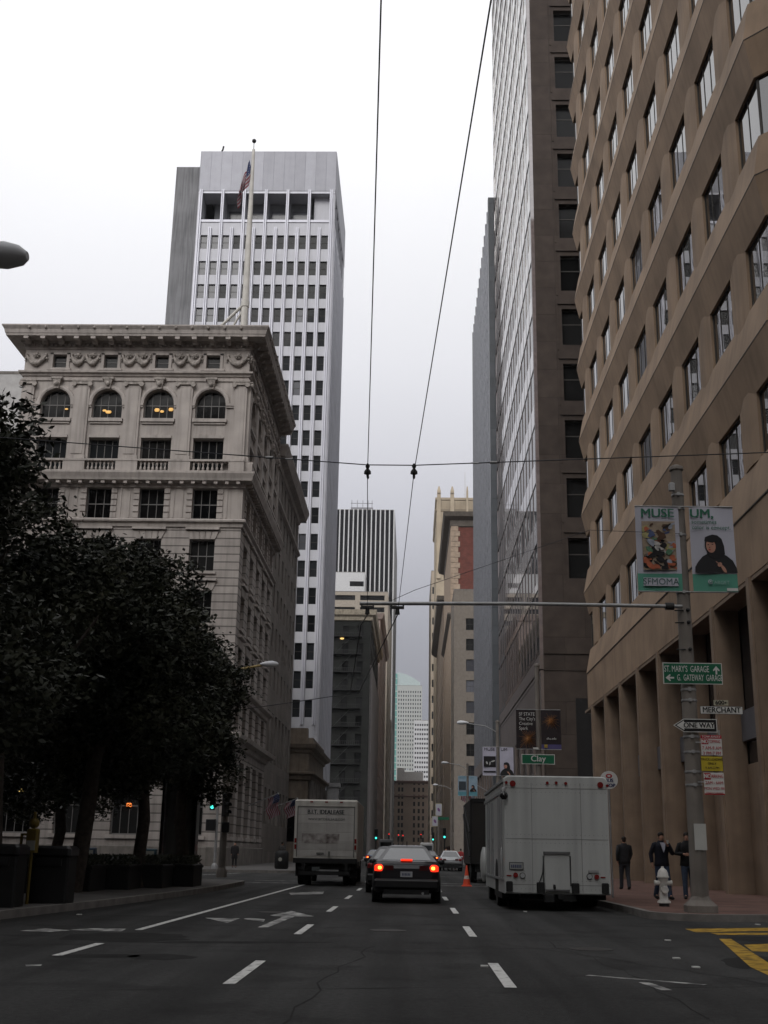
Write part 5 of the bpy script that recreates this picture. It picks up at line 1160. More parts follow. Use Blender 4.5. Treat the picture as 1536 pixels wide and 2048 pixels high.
street_pole(6.25, 134, 'pole with the pale blue banners, small and far along the right kerb', 'blue', 9.65, 7.45, 'left pale blue banner on the far pole', 'right pale blue banner on the far pole', 10.9, .95, 11.0)
street_pole(6.3, 190, 'far pole carrying two small white banners on the right', None, 0, 0, None, None, 11.5)
for i, (u0, u1, v0, v1) in enumerate(((871, 884, 1607, 1632), (864, 876, 1632, 1653))):
    y_ = 170; a, b = gy(u0, v0, y_), gy(u1, v1, y_)
    g = sign('banner', ['small white banner with a violet mark, upper of two far banners', 'small white banner with a violet mark, lower of two far banners'][i], 'banner', a[0], b[0], b[1], a[1], y_, mat('banner_white'), mat('banner_yellow', (.35, .33, .2), .6), .06)
    m = MB(); ellp(m, (a[0]+b[0])/2, (a[1]+b[1])/2, .16, .28, y_-.03, rot=.5); m.build('emblem', mat('violet_mark', (.18, .08, .22), .6), g, world=True)
t = thing('street_pole', 'thin grey pole behind the two small white banners', 'pole', (gy(877, 1690, 170.3)[0], 170.3, .15), group='street poles along the right kerb')
m = MB(); xx = gy(877, 1690, 170.3)[0]; m.cyl((xx, 170.3, .15), (xx, 170.3, 8), .12); m.build('shaft', polem, t, world=True)
a, b = gy(876, 1634, 165), gy(898, 1640, 165); g = sign('street_name_sign', 'small green street name sign far down the right side', 'sign', a[0], b[0], b[1], a[1], 165, signg)
# left lamp pole with signals
Lp = thing('lamp_post', 'grey lamp post with a curved golden arm at the left corner', 'lamp post', (-8.25, 53, .15))
m = MB(); m.tube([(-8.25, 53, .15), (-8.25, 53, 4.5), (-8.35, 53, 8.6)], [.16, .14, .10], 12); m.lathe((-8.25, 53, .15), [(.24, 0), (.24, .25), (.17, .4)], 12); m.build('shaft', polem, Lp, world=True)
m = MB(); m.tube([(-8.35, 53, 8.3), (-8.33, 53, 8.9), (-7.9, 53, 9.25), (-6.9, 53, 9.44)], .055, 8); m.build('arm', mat('golden_paint', (.34, .25, .10), .5), Lp, world=True)
m = MB(); lamp_head(m, -7.0, 53, 9.48, 1.15, -1); m.build('lamp_head', lampm, Lp, world=True)
Up = thing('lamp_post', 'street lamp whose pale head enters at the left picture edge', 'lamp post', (-9.9, 18, .15))
m = MB(); m.tube([(-10.2, 18, .15), (-10.2, 18, 9.5), (-10.0, 18, 10.6), (-9.2, 18, 11.0), (-7.5, 18, 11.1)], [.16, .12, .07, .06, .05], 10); m.build('shaft', polem, Up, world=True)
m = MB(); lamp_head(m, -7.93, 18, 11.15, 1.6, -1); m.build('lamp_head', lampm, Up, world=True)
lit_g = lamp_mat('signal_green', (.08, 1., .80), 1.5); lit_r = lamp_mat('signal_red', (1., .03, .02), 1.3)
def signal(x, y, z, label, on=None, s=1., grp='traffic signals', depth=.2, rot=0.):
    t = thing('traffic_signal', label, 'traffic signal', (x, y, z), rot, grp)
    m = MB(); m.bbox(-.16*s, .16*s, 0, depth*s, -.52*s, .52*s, .02); m.build('housing', blackp, t)
    for k, c in enumerate(('r', 'y', 'g')):
        zz = (.34-.34*k)*s; m = MB(); m.cyl((0, -.01, zz), (0, .005, zz), .105*s, None, 14, True, False)
        m.build('lens', (lit_g if c == 'g' and on == 'g' else lit_r if c == 'r' and on == 'r' else mat('dead_lens', (.02, .02, .015), .3)), t)
        m = MB(); K2 = 8; rr = [[(.125*s*math.cos(a), yy, zz+.125*s*math.sin(a)) for a in [PI*(-.1)+PI*1.2*i/K2 for i in range(K2+1)]] for yy in (0, -.18*s)]
        m.loft(rr, False, False, False, False); m.build('visor', blackp, t)
    return t
SLx = -12.05
m = MB(); m.tube([(SLx, 74.5, .15), (SLx, 74.5, 5.0)], [.09, .07], 10); m.lathe((SLx, 74.5, .15), [(.2, 0), (.2, .2), (.1, .35)], 10); t_ = thing('signal_post', 'thin pale signal post across the side street on the left', 'post', (SLx, 74.5, .15)); m.build('shaft', steelgrey, t_, world=True)
x, z = gy(425, 1613, 74.4); signal(x, 74.3, z+.3, 'lit green traffic signal beside the left lamp post', 'g', 1.0)
m = MB(); x2, z2 = gy(422, 1650, 74.4); m.bbox(x2-.3, x2+.3, 74.2, 74.5, z2-.35, z2+.35, .03); tag(m.build('pedestrian_signal', blackp), 'dark pedestrian signal below the lit green traffic signal', 'traffic signal')
x, z = gy(455, 1610, 52.8); signal(x, 52.75, z, 'dark traffic signal on the right side of the left lamp post', None, .95, rot=.9)
m = MB(); x, z = gy(451, 1654, 52.8); m.bbox(x-.17, x+.17, 52.7, 52.9, z-.22, z+.22, .03); tag(m.build('pedestrian_signal', blackp), 'small dark pedestrian signal low on the left lamp post', 'traffic signal')
for u, v, y_, on, lb in ((797, 1670, 268, 'r', 'far red signal, left one of the close pair at the street centre'), (806, 1671, 268, 'r', 'far red signal, right one of the close pair at the street centre'), (842, 1669, 300, 'r', 'tiny far red signal right of the street centre'), (752, 1676, 150, 'g', 'far green signal left of the dark saloon'), (866, 1679, 190, 'g', 'far green signal just right of the street centre'), (889, 1674, 150, 'g', 'far green signal on the right pavement'), (778, 1668, 262, 'r', 'far red signal left of the street centre')):
    zoff = -.34 if on == 'g' else .34; s_ = 1.25; x, z = gy(u, v, y_)
    signal(x, y_, z-zoff*s_, lb, on, s_, 'far traffic signals')
    m = MB(); m.cyl((x, y_+.35, 0), (x, y_+.35, z+1), .08); t = thing('signal_post', 'post of the '+lb, 'post', (x, y_+.35, 0)); m.build('shaft', dark_metal, t, world=True)
# round transit sign behind the white truck
Rs = thing('transit_sign', 'round white stop sign with a red mark behind the white truck corner', 'sign', (5.9, 36.5, .15))
x, z = gy(1218, 1560, 36.5); 
m = MB(); m.cyl((x, 36.56, .15), (x, 36.56, z), .03); m.build('post', steelgrey, Rs, world=True)
m = MB(); m.disc((x, z), .27, 36.52, 24, .02); m.build('plate', signw, Rs, world=True)
m = MB(); ellp(m, x, z+.12, .10, .065, 36.498); m.build('red_mark', signr, Rs, world=True)
m = MB(); ellp(m, x, z+.12, .05, .028, 36.49); rectp(m, x-.018, x+.018, z+.09, z+.15, 36.485); m.build('red_mark_centre', signw, Rs, world=True)
text('BUS\nSTOP', .15, mat('sign_navy', (.03, .04, .12), .5), (x, 36.49, z-.09), Rs, bold=.004)
# ---------------------------------------------------------------- vehicles
def quad_panel(m, A, B, C_, D, u0, u1, v0, v1, off=.006):
    """panel lying just outside the quad A(bl) B(br) C(tr) D(tl)"""
    A, B, C_, D = map(Vector, (A, B, C_, D)); n = (B-A).cross(D-A).normalized()
    f = lambda u, v: (A.lerp(B, u)).lerp(D.lerp(C_, u), v)+n*off
    m.poly([f(u0, v0), f(u1, v0), f(u1, v1), f(u0, v1)])
tyre_m = mat('tyre', (.012, .012, .012), .85); rim_m = mat('rim', (.28, .28, .29), .4, metal=.7); steelrim = mat('dark_rim', (.06, .06, .06), .6)
def wheel(parent, x, y, r, w, rm=None):
    o = thing('wheel', None, None, (x, y, r)); o.parent = parent
    m = MB(); prof = [(r*.62, -w/2), (r*.94, -w/2), (r, -w*.36), (r, w*.36), (r*.94, w/2), (r*.62, w/2)]
    rings = [[(n, rr*math.cos(a), rr*math.sin(a)) for a in [2*PI*i/24 for i in range(24)]] for rr, n in prof]; m.loft(rings, True, True, True); m.build('tyre', tyre_m, o)
    m = MB(); m.cyl((-w/2-.008, 0, 0), (w/2+.008, 0, 0), r*.6, None, 16, True, False); m.cyl((-w/2-.03, 0, 0), (w/2+.03, 0, 0), r*.18, None, 10, True, False); m.build('rim', rm or rim_m, o)
lamp_on = mat('brake_lamp_lit', (.8, .05, .01), .4, emit=(1., .03, .01), es=1.4); lamp_hot = mat('brake_lamp_core', (.9, .5, .1), .4, emit=(1., .45, .06), es=3.0)
lamp_off = mat('red_lens', (.16, .012, .012), .25, coat=.5); plate_m = mat('number_plate', (.34, .35, .37), .5); cglass = glass('car_glass', (.012, .014, .016), .04, 1.6, .02)
def car(label, x, y, paint, group=None, lights=True, L=4.6, Wd=1.78, H=1.43, detail=True, dk=0.):
    t = thing('car', label, 'car', (x, y, 0), 0, group); s = Wd/1.8; k = L/4.6; h = H/1.43
    secs = [(0, .66, .50, .78), (.035, .80, .34, .90), (.16, .86, .27, .965), (.5, .89, .24, 1.0), (1.1, .90, .22, 1.0), (2.0, .90, .22, .99), (3.0, .90, .22, .97), (3.6, .88, .24, .90), (4.2, .84, .28, .78), (4.52, .74, .34, .68), (4.6, .55, .42, .60)]
    rings = []
    for yy, w, zb, zt in secs:
        w *= s; zt = zt*h+dk*max(0, 1-yy/2.5); yy *= k; zb *= h; zm = zb+(zt-zb)*.55
        rings.append([(a*w, yy, z) for a, z in ((-.86, zb), (-.97, zb+.06), (-1, zm), (-.985, zt-.09), (-.9, zt-.015), (-.5, zt+.008), (.5, zt+.008), (.9, zt-.015), (.985, zt-.09), (1, zm), (.97, zb+.06), (.86, zb))])
    m = MB(); m.loft(rings, True, True, True); m.build('body', paint, t)
    # cabin
    b0 = [(-.80*s, .26*k, .955*h+dk), (.80*s, .26*k, .955*h+dk), (.80*s, 3.25*k, .95*h), (-.80*s, 3.25*k, .95*h)]
    m1 = [(-.535*s, 1.2*k, 1.36*h), (.535*s, 1.2*k, 1.36*h), (.55*s, 2.45*k, 1.38*h), (-.55*s, 2.45*k, 1.38*h)]
    mm = [(-.495*s, 1.3*k, 1.405*h), (.495*s, 1.3*k, 1.405*h), (.51*s, 2.38*k, 1.41*h), (-.51*s, 2.38*k, 1.41*h)]; tp = [(-.36*s, 1.5*k, 1.435*h), (.36*s, 1.5*k, 1.435*h), (.38*s, 2.2*k, 1.435*h), (-.38*s, 2.2*k, 1.435*h)]
    m = MB(); m.loft([b0, m1, mm, tp], True, True, False); m.build('roof', paint, t)
    P = b0+m1
    m = MB(); quad_panel(m, P[0], P[1], P[5], P[4], .08, .92, .10, .97); m.build('rear_window', cglass, t)
    m = MB(); quad_panel(m, P[2], P[3], P[7], P[6], .05, .95, .06, .95); m.build('windscreen', cglass, t)
    for a, b, c, d in ((1, 2, 6, 5), (3, 0, 4, 7)):
        m = MB(); quad_panel(m, P[a], P[b], P[c], P[d], .08, .50, .08, .92); quad_panel(m, P[a], P[b], P[c], P[d], .53, .93, .08, .92); m.build('side_window', cglass, t)
    wy = (.92*k, 3.62*k)
    if detail:
        for yy in wy:
            for sx_ in (-1, 1): wheel(t, sx_*.80*s, yy, .32, .21)
        m = MB()
        for yy in wy:
            for sx_ in (-1, 1): m.cyl((sx_*.895*s, yy, .33), (sx_*.912*s, yy, .33), .37, .36, 20, True, False)
        m.build('wheel_arch', black, t)
    else:
        for yy in wy:
            for sx_ in (-1, 1):
                m = MB(); m.cyl((sx_*.8*s-.1, yy, .32), (sx_*.8*s+.1, yy, .32), .32, None, 14, True, False); m.build('wheel', tyre_m, t)
    m = MB(); m.bbox(-.84*s, .84*s, -.07, .14, .40*h, .60*h, .04); m.box(-.6*s, .6*s, -.02, .3, .24, .36); m.build('bumper', mat('bumper_grey', (.011, .011, .012), .5), t)
    m = MB(); m.box(-.83*s, .83*s, -.078, -.066, .545*h, .57*h); m.build('bumper_trim', mat('trim_silver', (.15, .15, .15), .4), t)
    for sx_ in (-1, 1):
        m = MB(); m.ball((sx_*.72*s, .02, .80*h+dk), .12, 12, (1.0, .5, .85)); m.bbox(min(sx_*.62, sx_*.84)*s, max(sx_*.62, sx_*.84)*s, -.012, .1, .72*h+dk, .87*h+dk, .03); tl = m.build('tail_light', lamp_on if lights else lamp_off, t)
        if lights:
            m = MB(); m.ball((sx_*.70*s, -.035, .80*h+dk), .055, 8, (1, .3, 1)); m.build('bulb_glow', lamp_hot, tl)
        m = MB(); m.box(min(sx_*.34, sx_*.58)*s, max(sx_*.34, sx_*.58)*s, -.018, .05, .74*h+dk, .86*h+dk); m.build('reflector_panel', mat('dark_red_lens', (.05, .005, .005), .3), t)
        m = MB(); m.ball((sx_*.98*s, 2.85*k, 1.0*h), .11, 8, (1, .6, .7)); m.cyl((sx_*.85*s, 2.85*k, .97*h), (sx_*.95*s, 2.85*k, .98*h), .03); m.build('mirror', paint, t)
    m = MB(); m.box(-.165, .165, -.03, .0, .645*h, .78*h); pl = m.build('number_plate', plate_m, t)
    if detail:
        m = MB()
        for i in range(6): m.box(-.12+.04*i, -.095+.04*i, -.033, -.029, .68*h, .74*h)
        m.build('plate_digits', mat('plate_blue', (.05, .06, .12), .5), pl)
        m = MB(); m.bbox(-.16, .16, .10*k, .26*k, .975*h+dk, 1.02*h+dk, .01); o = m.build('high_brake_light', lamp_on, t)
        m = MB(); m.box(-.82*s, .82*s, -.0, .012, .945*h+dk, .955*h+dk); m.build('boot_seam', black, t)
        m = MB(); m.cyl((0, 1.5*k, 1.43*h), (0, 1.42*k, 1.53*h), .012); m.build('aerial', black, t)
        m = MB(); m.cyl((.45, -.06, .27), (.45, .2, .27), .035, None, 10); m.build('exhaust', steelgrey, t)
    return t
darkpaint = mat('dark_grey_car_paint', (.014, .013, .016), .35, coat=.25, var=.05)
car('dark grey saloon car braking in the middle lane, nearest to the viewer', -.12, 33.4, darkpaint, 'cars driving down the street', L=4.65, Wd=1.88, H=1.53, dk=.07)
car('dark car just ahead and left of the near saloon, mostly hidden by it', -.62, 41.0, mat('black_car_paint', (.012, .012, .013), .4, coat=.2), 'cars driving down the street', False, H=1.52, Wd=1.8, dk=.05)
silver = mat('silver_car_paint', (.30, .31, .32), .35, metal=.3, coat=.5); redp = mat('dark_red_car_paint', (.12, .015, .015), .3, coat=.5); whitecar = mat('white_car_paint', (.5, .5, .5), .35, coat=.5)
carlist = [(-3.4, 128, darkpaint, True, 'dark car close behind the blue car in the left lane'), (1.8, 178, redp, True, 'dark red car ahead of the white van in the right lane'), (-.5, 160, silver, True, 'silver car two ahead of the white car in the middle lane'), (1.9, 228, darkpaint, True, 'tiny dark car at the end of the right lane'), (3.0, 92, silver, False, 'silver car facing away beyond the far side of the crossing'), (-.4, 100, whitecar, True, 'white car ahead of the two dark cars at the crossing'), (-3.3, 112, mat('blue_car_paint', (.03, .05, .09), .3, coat=.5), True, 'blue car in the left lane beyond the crossing'), (1.9, 122, darkpaint, True, 'dark car in the right lane beyond the crossing'),
           (-.5, 140, redp, True, 'dark red car in the middle lane far off'), (-3.4, 150, silver, True, 'silver car in the left lane far off'), (2.2, 158, whitecar, True, 'white car in the right lane far off'), (-.6, 175, darkpaint, True, 'dark car farther along the middle lane'), (-3.5, 196, whitecar, True, 'small white car far along the left lane'), (2.3, 204, redp, True, 'small dark red car far along the right lane'), (-.5, 225, silver, True, 'tiny silver car at the end of the middle lane'), (-3.6, 240, darkpaint, True, 'tiny dark car at the end of the left lane')]
for x, y, p, l, lb in carlist: car(lb, x, y, p, 'cars driving down the street', l, detail=False, H=1.5)
for i, (x, y, z, c) in enumerate(((2.3, 176, 2.7, (.4, .4, .4)), (-3.5, 168, 3.0, (.1, .1, .1)))):
    t = thing('van', ['white van far along the right lane', 'dark high van far along the left lane'][i], 'van', (x, y, 0)); m = MB(); m.bbox(-.95, .95, 0, 4.9, .4, z, .15); m.build('body', mat('van_%d' % i, c, .5), t)
    m = MB(); m.box(-.75, .75, -.01, 0, z-1.1, z-.4); m.build('rear_window', cglass, t)
    for s in (-1, 1):
        m = MB(); m.box(s*.86-.07, s*.86+.07, -.03, 0, .9, 1.3); m.build('tail_light', lamp_on, t)
        m = MB(); m.cyl((s*.8-.12, .9, .35), (s*.8+.12, .9, .35), .35, None, 12, True, False); m.build('wheel', tyre_m, t)

# white service truck at the right kerb
TY_ = 30.5; tw = mat('white_truck_paint', (.40, .41, .40), .45, var=.07, scale=.8, streak=.2, coat=.15); tgrey = mat('truck_side_grey', (.25, .26, .26), .5, var=.08, streak=.2)
Wt = thing('service_truck', 'big white box bodied service truck parked at the right kerb', 'truck', (3.66, TY_, 0)); hw = 1.32; zt = 3.27
def rr(w, z0, z1, r, y, n=5):
    pts = [(-w, y, z0)]
    for i in range(n+1): a = PI-PI/2*i/n; pts.append((-w+r+r*math.cos(a), y, z1-r+r*math.sin(a)))
    for i in range(n+1): a = PI/2-PI/2*i/n; pts.append((w-r+r*math.cos(a), y, z1-r+r*math.sin(a)))
    pts.append((w, y, z0)); return pts
m = MB(); m.loft([rr(hw-.03, .43, zt-.03, .12, 0), rr(hw, .40, zt, .13, .03), rr(hw, .40, zt, .13, 7.6), rr(hw-.06, .5, zt-.25, .2, 8.3), rr(hw-.25, .55, 2.2, .3, 8.9)], True, True, False); m.build('box_body', tw, Wt)
m = MB(); m.box(-hw-.02, -hw-.002, .10, 7.9, zt-.42, zt-.34); m.box(-hw-.03, -hw+.04, .06, 7.9, zt-.16, zt-.08)
for y in (.55, 1.25, 1.95, 3.9, 4.7, 5.5, 6.5): m.box(-hw-.018, -hw-.002, y, y+.05, .75, zt-.42)
m.box(-hw-.02, -hw-.002, .1, 7.6, .70, .76); m.build('side_trim', tgrey, Wt)
for y0, y1 in ((.62, 1.22), (1.32, 1.92), (3.98, 4.68), (5.58, 6.48)):
    m = MB(); m.box(-hw-.012, -hw-.002, y0, y1, .8, 2.75); d = m.build('side_door', tgrey, Wt)
    m = MB(); m.box(-hw-.04, -hw-.012, y0+.08, y0+.12, 1.4, 1.75); m.build('handle', steelgrey, d)
m = MB(); m.box(-hw-.006, hw+.006, .9+.0, 3.6, .25, .40); m.box(-.9, .9, .3, 8, .32, .5); m.build('chassis', black, Wt)
m = MB()
for z in (.62, 1.72, 2.96): m.box(-hw+.03, hw-.03, -.004, .002, z-.006, z+.006)
for x in (-.62, .62): m.box(x-.005, x+.005, -.004, .002, .45, 3.1)
m.build('panel_seam', mat('seam_grey', (.16, .16, .155), .6), Wt)
m = MB()
for z in (.52, .72, 1.62, 1.82, 2.86, 3.06):
    for i in range(24): m.box(-hw+.08+i*.108, -hw+.094+i*.108, -.006, .0, z-.007, z+.007)
m.build('rivets', mat('seam_grey'), Wt)['kind'] = 'stuff'
m = MB()
for s in (-1, 1): m.cyl((s*(hw-.05), 2.7, .62), (s*(hw+.004), 2.7, .62), .60, None, 22, True, False)
m.build('wheel_arch', black, Wt)
for s in (-1, 1):
    wheel(Wt, s*1.16, 2.7, .46, .26, steelrim); wheel(Wt, s*.87, 2.7, .46, .24, steelrim); wheel(Wt, s*1.13, 7.0, .46, .26, steelrim)
m = MB(); m.ball((-1.34, 7.9, 1.02), .5, 12, (.28, .9, 1.15)); m.build('front_fender', tw, Wt)
lx = lambda u, v: (gy(u, v, TY_)[0]-3.66, gy(u, v, TY_)[1])
def rdisc(u, v, r, name, mt, ring=None):
    x, z = lx(u, v)
    if ring: m = MB(); m.disc((x, z), r*1.22, 0, 18, .035); m.build('lamp_ring', ring, Wt)
    m = MB(); m.disc((x, z), r, -.0, 18, .05); m.build(name, mt, Wt)
for u, v in ((1025, 1567), (1200, 1570)): rdisc(u, v, .075, 'marker_lamp', lamp_off)
for u, v in ((1012, 1565), (1094, 1566), (1112, 1566), (1131, 1567), (1214, 1572)): rdisc(u, v, .038, 'marker_lamp', lamp_off)
rdisc(1031, 1750, .062, 'tail_light', lamp_off); rdisc(1193, 1754, .062, 'tail_light', lamp_off)
for u, v in ((1045, 1751), (1179, 1753)): rdisc(u, v, .06, 'reversing_lamp', mat('clear_lens', (.30, .31, .31), .2), black)
for u, v in ((1018, 1751), (1206, 1755)): x, z = lx(u, v); m = MB(); m.box(x-.06, x+.06, -.02, .01, z-.015, z+.015); m.build('red_reflector', lamp_off, Wt)
x, z = lx(1187, 1743); m = MB(); m.box(x-.13, x+.13, -.04, 0, z-.03, z+.03); m.build('lamp_bracket', steelgrey, Wt)
a, b = lx(1018, 1724), lx(1047, 1740); m = MB(); m.box(a[0], b[0], -.03, 0, b[1], a[1]); pl = m.build('number_plate', mat('truck_plate_rim', (.06, .06, .06), .5), Wt)
m = MB(); m.box(a[0]+.02, b[0]-.02, -.036, -.03, b[1]+.02, a[1]-.02); m.build('plate_face', mat('truck_plate', (.26, .27, .26), .5), pl)
m = MB()
for i in range(6): m.box(a[0]+.05+.045*i, a[0]+.08+.045*i, -.04, -.036, b[1]+.05, a[1]-.06)
m.build('plate_digits', mat('plate_blue'  , (.1, .1, .1)), pl)
for u0, u1, v0, v1 in ((1012, 1025, 1762, 1783), (1073, 1089, 1764, 1787), (1143, 1158, 1766, 1786), (1203, 1217, 1766, 1787)):
    a, b = lx(u0, v0), lx(u1, v1); m = MB(); m.bbox(a[0], b[0], -.14, .02, b[1], a[1], .02); m.build('rubber_bumper', black, Wt)
a, b = lx(1089, 1703), lx(1139, 1781)
m = MB(); m.box(a[0], b[0], -.07, .01, b[1], a[1]-.05); st = m.build('fold_down_step', tw, Wt)
m = MB(); m.box(a[0]-.03, b[0]+.03, -.11, .01, a[1]-.06, a[1]); m.box(a[0], b[0], -.09, -.06, b[1]-.02, b[1]+.02); m.build('step_edge', mat('dull_edge', (.10, .10, .10), .5), st)
m = MB(); m.box(a[0]-.05, a[0]-.025, -.03, 0, b[1]+.1, a[1]-.1); m.box(b[0]+.025, b[0]+.05, -.03, 0, b[1]+.1, a[1]-.1)
m.tube([(a[0]-.04, -.05, a[1]-.25), (a[0]-.06, -.07, a[1]-.5), (a[0]-.14, -.08, a[1]-.72), (a[0]-.18, -.08, a[1]-.78)], .016, 6); m.ball((a[0]+.22, -.1, b[1]+.08), .04, 6, (1, 1, 2)); m.build('step_hinge', mat('dark_metal'), st)
m = MB(); m.cyl((.05, -.1, .34), (.05, .3, .34), .06, None, 10); m.bbox(-.35, -.1, -.12, .3, .22, .40, .02); m.bbox(.1, .45, 0.0, .3, .24, .40, .02); m.build('tow_hitch', black, Wt)
mx_, mz_ = lx(1007, 1592)
Mi = MB(); Mi.ball((mx_, -.16, mz_), .105, 12, (1, .6, 1)); Mi.build('rear_mirror', mat('mirror_back', (.05, .05, .05), .15, metal=.8), Wt)
m = MB(); m.tube([(mx_-.02, -.14, mz_+.08), (mx_-.02, -.12, mz_+.2), (mx_+.1, .05, mz_+.22)], .014, 6); m.bbox(mx_-.06, mx_+.05, -.1, .02, mz_+.12, mz_+.2, .01); m.build('mirror_bracket', steelgrey, Wt)
m = MB(); m.tube([(-hw-.05, .15, .8), (-hw-.07, .2, 1.35), (-hw-.05, .3, 1.5)], .018, 6); m.tube([(-hw-.05, .5, .8), (-hw-.07, .5, 1.45)], .018, 6); m.build('grab_rail', steelgrey, Wt)

# box truck on the left
BY = 48.3; Bt = thing('box_truck', 'dirty white box truck with a roll up door in the left lane', 'truck', (-3.42, BY, 0))
bw = mat('dirty_white_door', (.40, .385, .36), .6, var=.18, scale=1.2, streak=.15, joint=(10, .34, .012, .18, 0)); bf = mat('dirty_white_frame', (.44, .42, .38), .5, var=.12, streak=.2)
m = MB(); m.bbox(-1.27, 1.27, .0, 6.2, 1.0, 3.32, .06); m.build('box_body', bf, Bt)
m = MB(); m.box(-1.12, 1.12, -.015, 0, 1.13, 3.02); dr = m.build('roll_door', bw, Bt)
text('B.I.T. IDEALEASE', .235, mat('truck_letter', (.03, .035, .04), .6), (-3.44, BY-.02, 2.83), dr, sx=.88, bold=.004)
text('WWW.BITIDEALEASE.COM', .125, mat('truck_letter'), (-3.40, BY-.02, 2.55), dr, sx=.98)
m = MB(); m.box(-.95, .55, -.022, -.016, 1.62, 2.0); m.build('dirt_smudge', mat('road_dirt', (.20, .16, .15), .9, var=.5, scale=4, col2=(.38, .36, .34)), dr)
m = MB(); m.box(-1.14, 1.14, -.03, 0, 3.02, 3.06); m.box(-1.16, -1.12, -.03, 0, 1.1, 3.06); m.box(1.12, 1.16, -.03, 0, 1.1, 3.06); m.box(-.35, -.05, -.05, -.015, 1.2, 1.27); m.box(.12, .2, -.08, -.015, 1.12, 1.32); m.build('door_frame', mat('frame_grey', (.12, .12, .11), .6), Bt)
m = MB(); m.box(-1.27, 1.27, -.08, .6, .86, 1.05); m.box(-1.1, 1.1, .2, 6.5, .62, .9); m.box(-1.24, -.5, .8, .85, .35, .9); m.box(.5, 1.24, .8, .85, .35, .9); m.box(-1.0, 1.0, -.12, .0, .42, .56); m.box(-.9, -.8, -.1, 0, .5, .9); m.box(.8, .9, -.1, 0, .5, .9); m.build('chassis', black, Bt)
m = MB(); m.box(-.5, -.2, -.13, -.11, .58, .72); m.build('number_plate', mat('dim_plate', (.07, .08, .08), .6), Bt)
for s in (-1, 1):
    for z in (1.72, 1.48): m = MB(); m.box(s*1.2-.04, s*1.2+.04, -.03, .0, z-.09, z+.09); m.build('tail_light', lamp_off, Bt)
    wheel(Bt, s*1.05, 1.6, .48, .26, steelrim); wheel(Bt, s*.78, 1.6, .48, .24, steelrim); wheel(Bt, s*1.0, 7.2, .48, .26, steelrim)
for x in (-.6, 0, .6): m = MB(); m.box(x-.06, x+.06, -.02, .02, 3.2, 3.25); m.build('marker_lamp', lamp_off, Bt)
m = MB(); m.bbox(-1.1, 1.1, 6.5, 8.6, .7, 2.4, .15); m.build('cab', bf, Bt)
# dark truck ahead of the white one
Dt = thing('dark_truck', 'black box truck standing beyond the orange cone', 'truck', (4.05, 57, 0))
m = MB(); m.bbox(-1.26, 1.26, 0, 7.5, .85, 3.85, .06); m.build('box_body', mat('dark_truck_paint', (.018, .017, .016), .5), Dt)
m = MB(); m.box(-1.15, 1.15, -.02, 0, 1.0, 3.6); m.build('rear_door', mat('dark_truck_door', (.022, .02, .018), .4), Dt)
m = MB()
for a in ((-1.28, -1.2), (-.02, .02), (1.2, 1.28)): m.box(a[0], a[1], -.05, 0, .9, 3.75)
m.box(-1.27, 1.27, -.05, 0, 3.68, 3.84); m.tube([(-1.30, .1, 1.2), (-1.30, 3, 2.2), (-1.30, 7, 3.3)], .04, 5); m.tube([(-1.30, .1, 2.3), (-1.30, 3, 3.0), (-1.30, 6, 3.7)], .04, 5); m.box(-1.0, 1.0, -.2, .1, .5, .62); m.box(-1, 1, .2, 7, .5, .85); m.build('frame', black, Dt)
m = MB(); m.box(-.45, .1, -.06, -.02, 1.35, 1.55); m.build('number_plate', mat('dull_plate'), Dt)
for s in (-1, 1): wheel(Dt, s*1.05, 1.6, .5, .3, steelrim); wheel(Dt, s*1.05, 6.2, .5, .3, steelrim)
m = MB(); m.bbox(-1.1, 1.1, 7.6, 9.6, .6, 2.5, .15); m.build('cab', mat('dark_truck_paint'), Dt)
# cone
Cn = thing('traffic_cone', 'orange traffic cone on the road beside the black truck', 'cone', (2.36, 51.6, 0)); org = mat('cone_orange', (.60, .07, .03), .6)
m = MB(); m.bbox(-.21, .21, -.21, .21, 0, .05, .02); m.build('foot', org, Cn)
m = MB(); m.lathe((0, 0, .05), [(.165, 0), (.118, .26)], 16); m.lathe((0, 0, .42), [(.091, 0), (.03, .42), (.02, .43)], 16); m.build('body', org, Cn)
m = MB(); m.lathe((0, 0, .30), [(.121, 0), (.093, .13)], 16); m.build('reflective_collar', mat('collar', (.5, .42, .38), .5), Cn)

# ---------------------------------------------------------------- people
def skin(name, verts, edges, m, parent, sub=1):
    me = bpy.data.meshes.new('sk'); names = list(verts); idx = {n: i for i, n in enumerate(names)}
    me.from_pydata([verts[n][0] for n in names], [(idx[a], idx[b]) for a, b in edges], [])
    o = bpy.data.objects.new('sk', me); C.objects.link(o)
    md = o.modifiers.new('s', 'SKIN'); md.use_smooth_shade = True
    for i, n in enumerate(names):
        r = verts[n][1]; me.skin_vertices[0].data[i].radius = r if isinstance(r, tuple) else (r, r); me.skin_vertices[0].data[i].use_root = (i == 0)
    if sub: s = o.modifiers.new('u', 'SUBSURF'); s.levels = sub; s.render_levels = sub
    bpy.context.view_layer.update(); dg = bpy.context.evaluated_depsgraph_get()
    r = bpy.data.meshes.new_from_object(o.evaluated_get(dg)); bpy.data.objects.remove(o); bpy.data.meshes.remove(me)
    r.name = name; r.materials.clear(); r.materials.append(m); r.polygons.foreach_set('use_smooth', [True]*len(r.polygons))
    q = bpy.data.objects.new(name, r); C.objects.link(q); q.parent = parent; return q
fleshm = mat('skin_tone', (.36, .20, .14), .6)
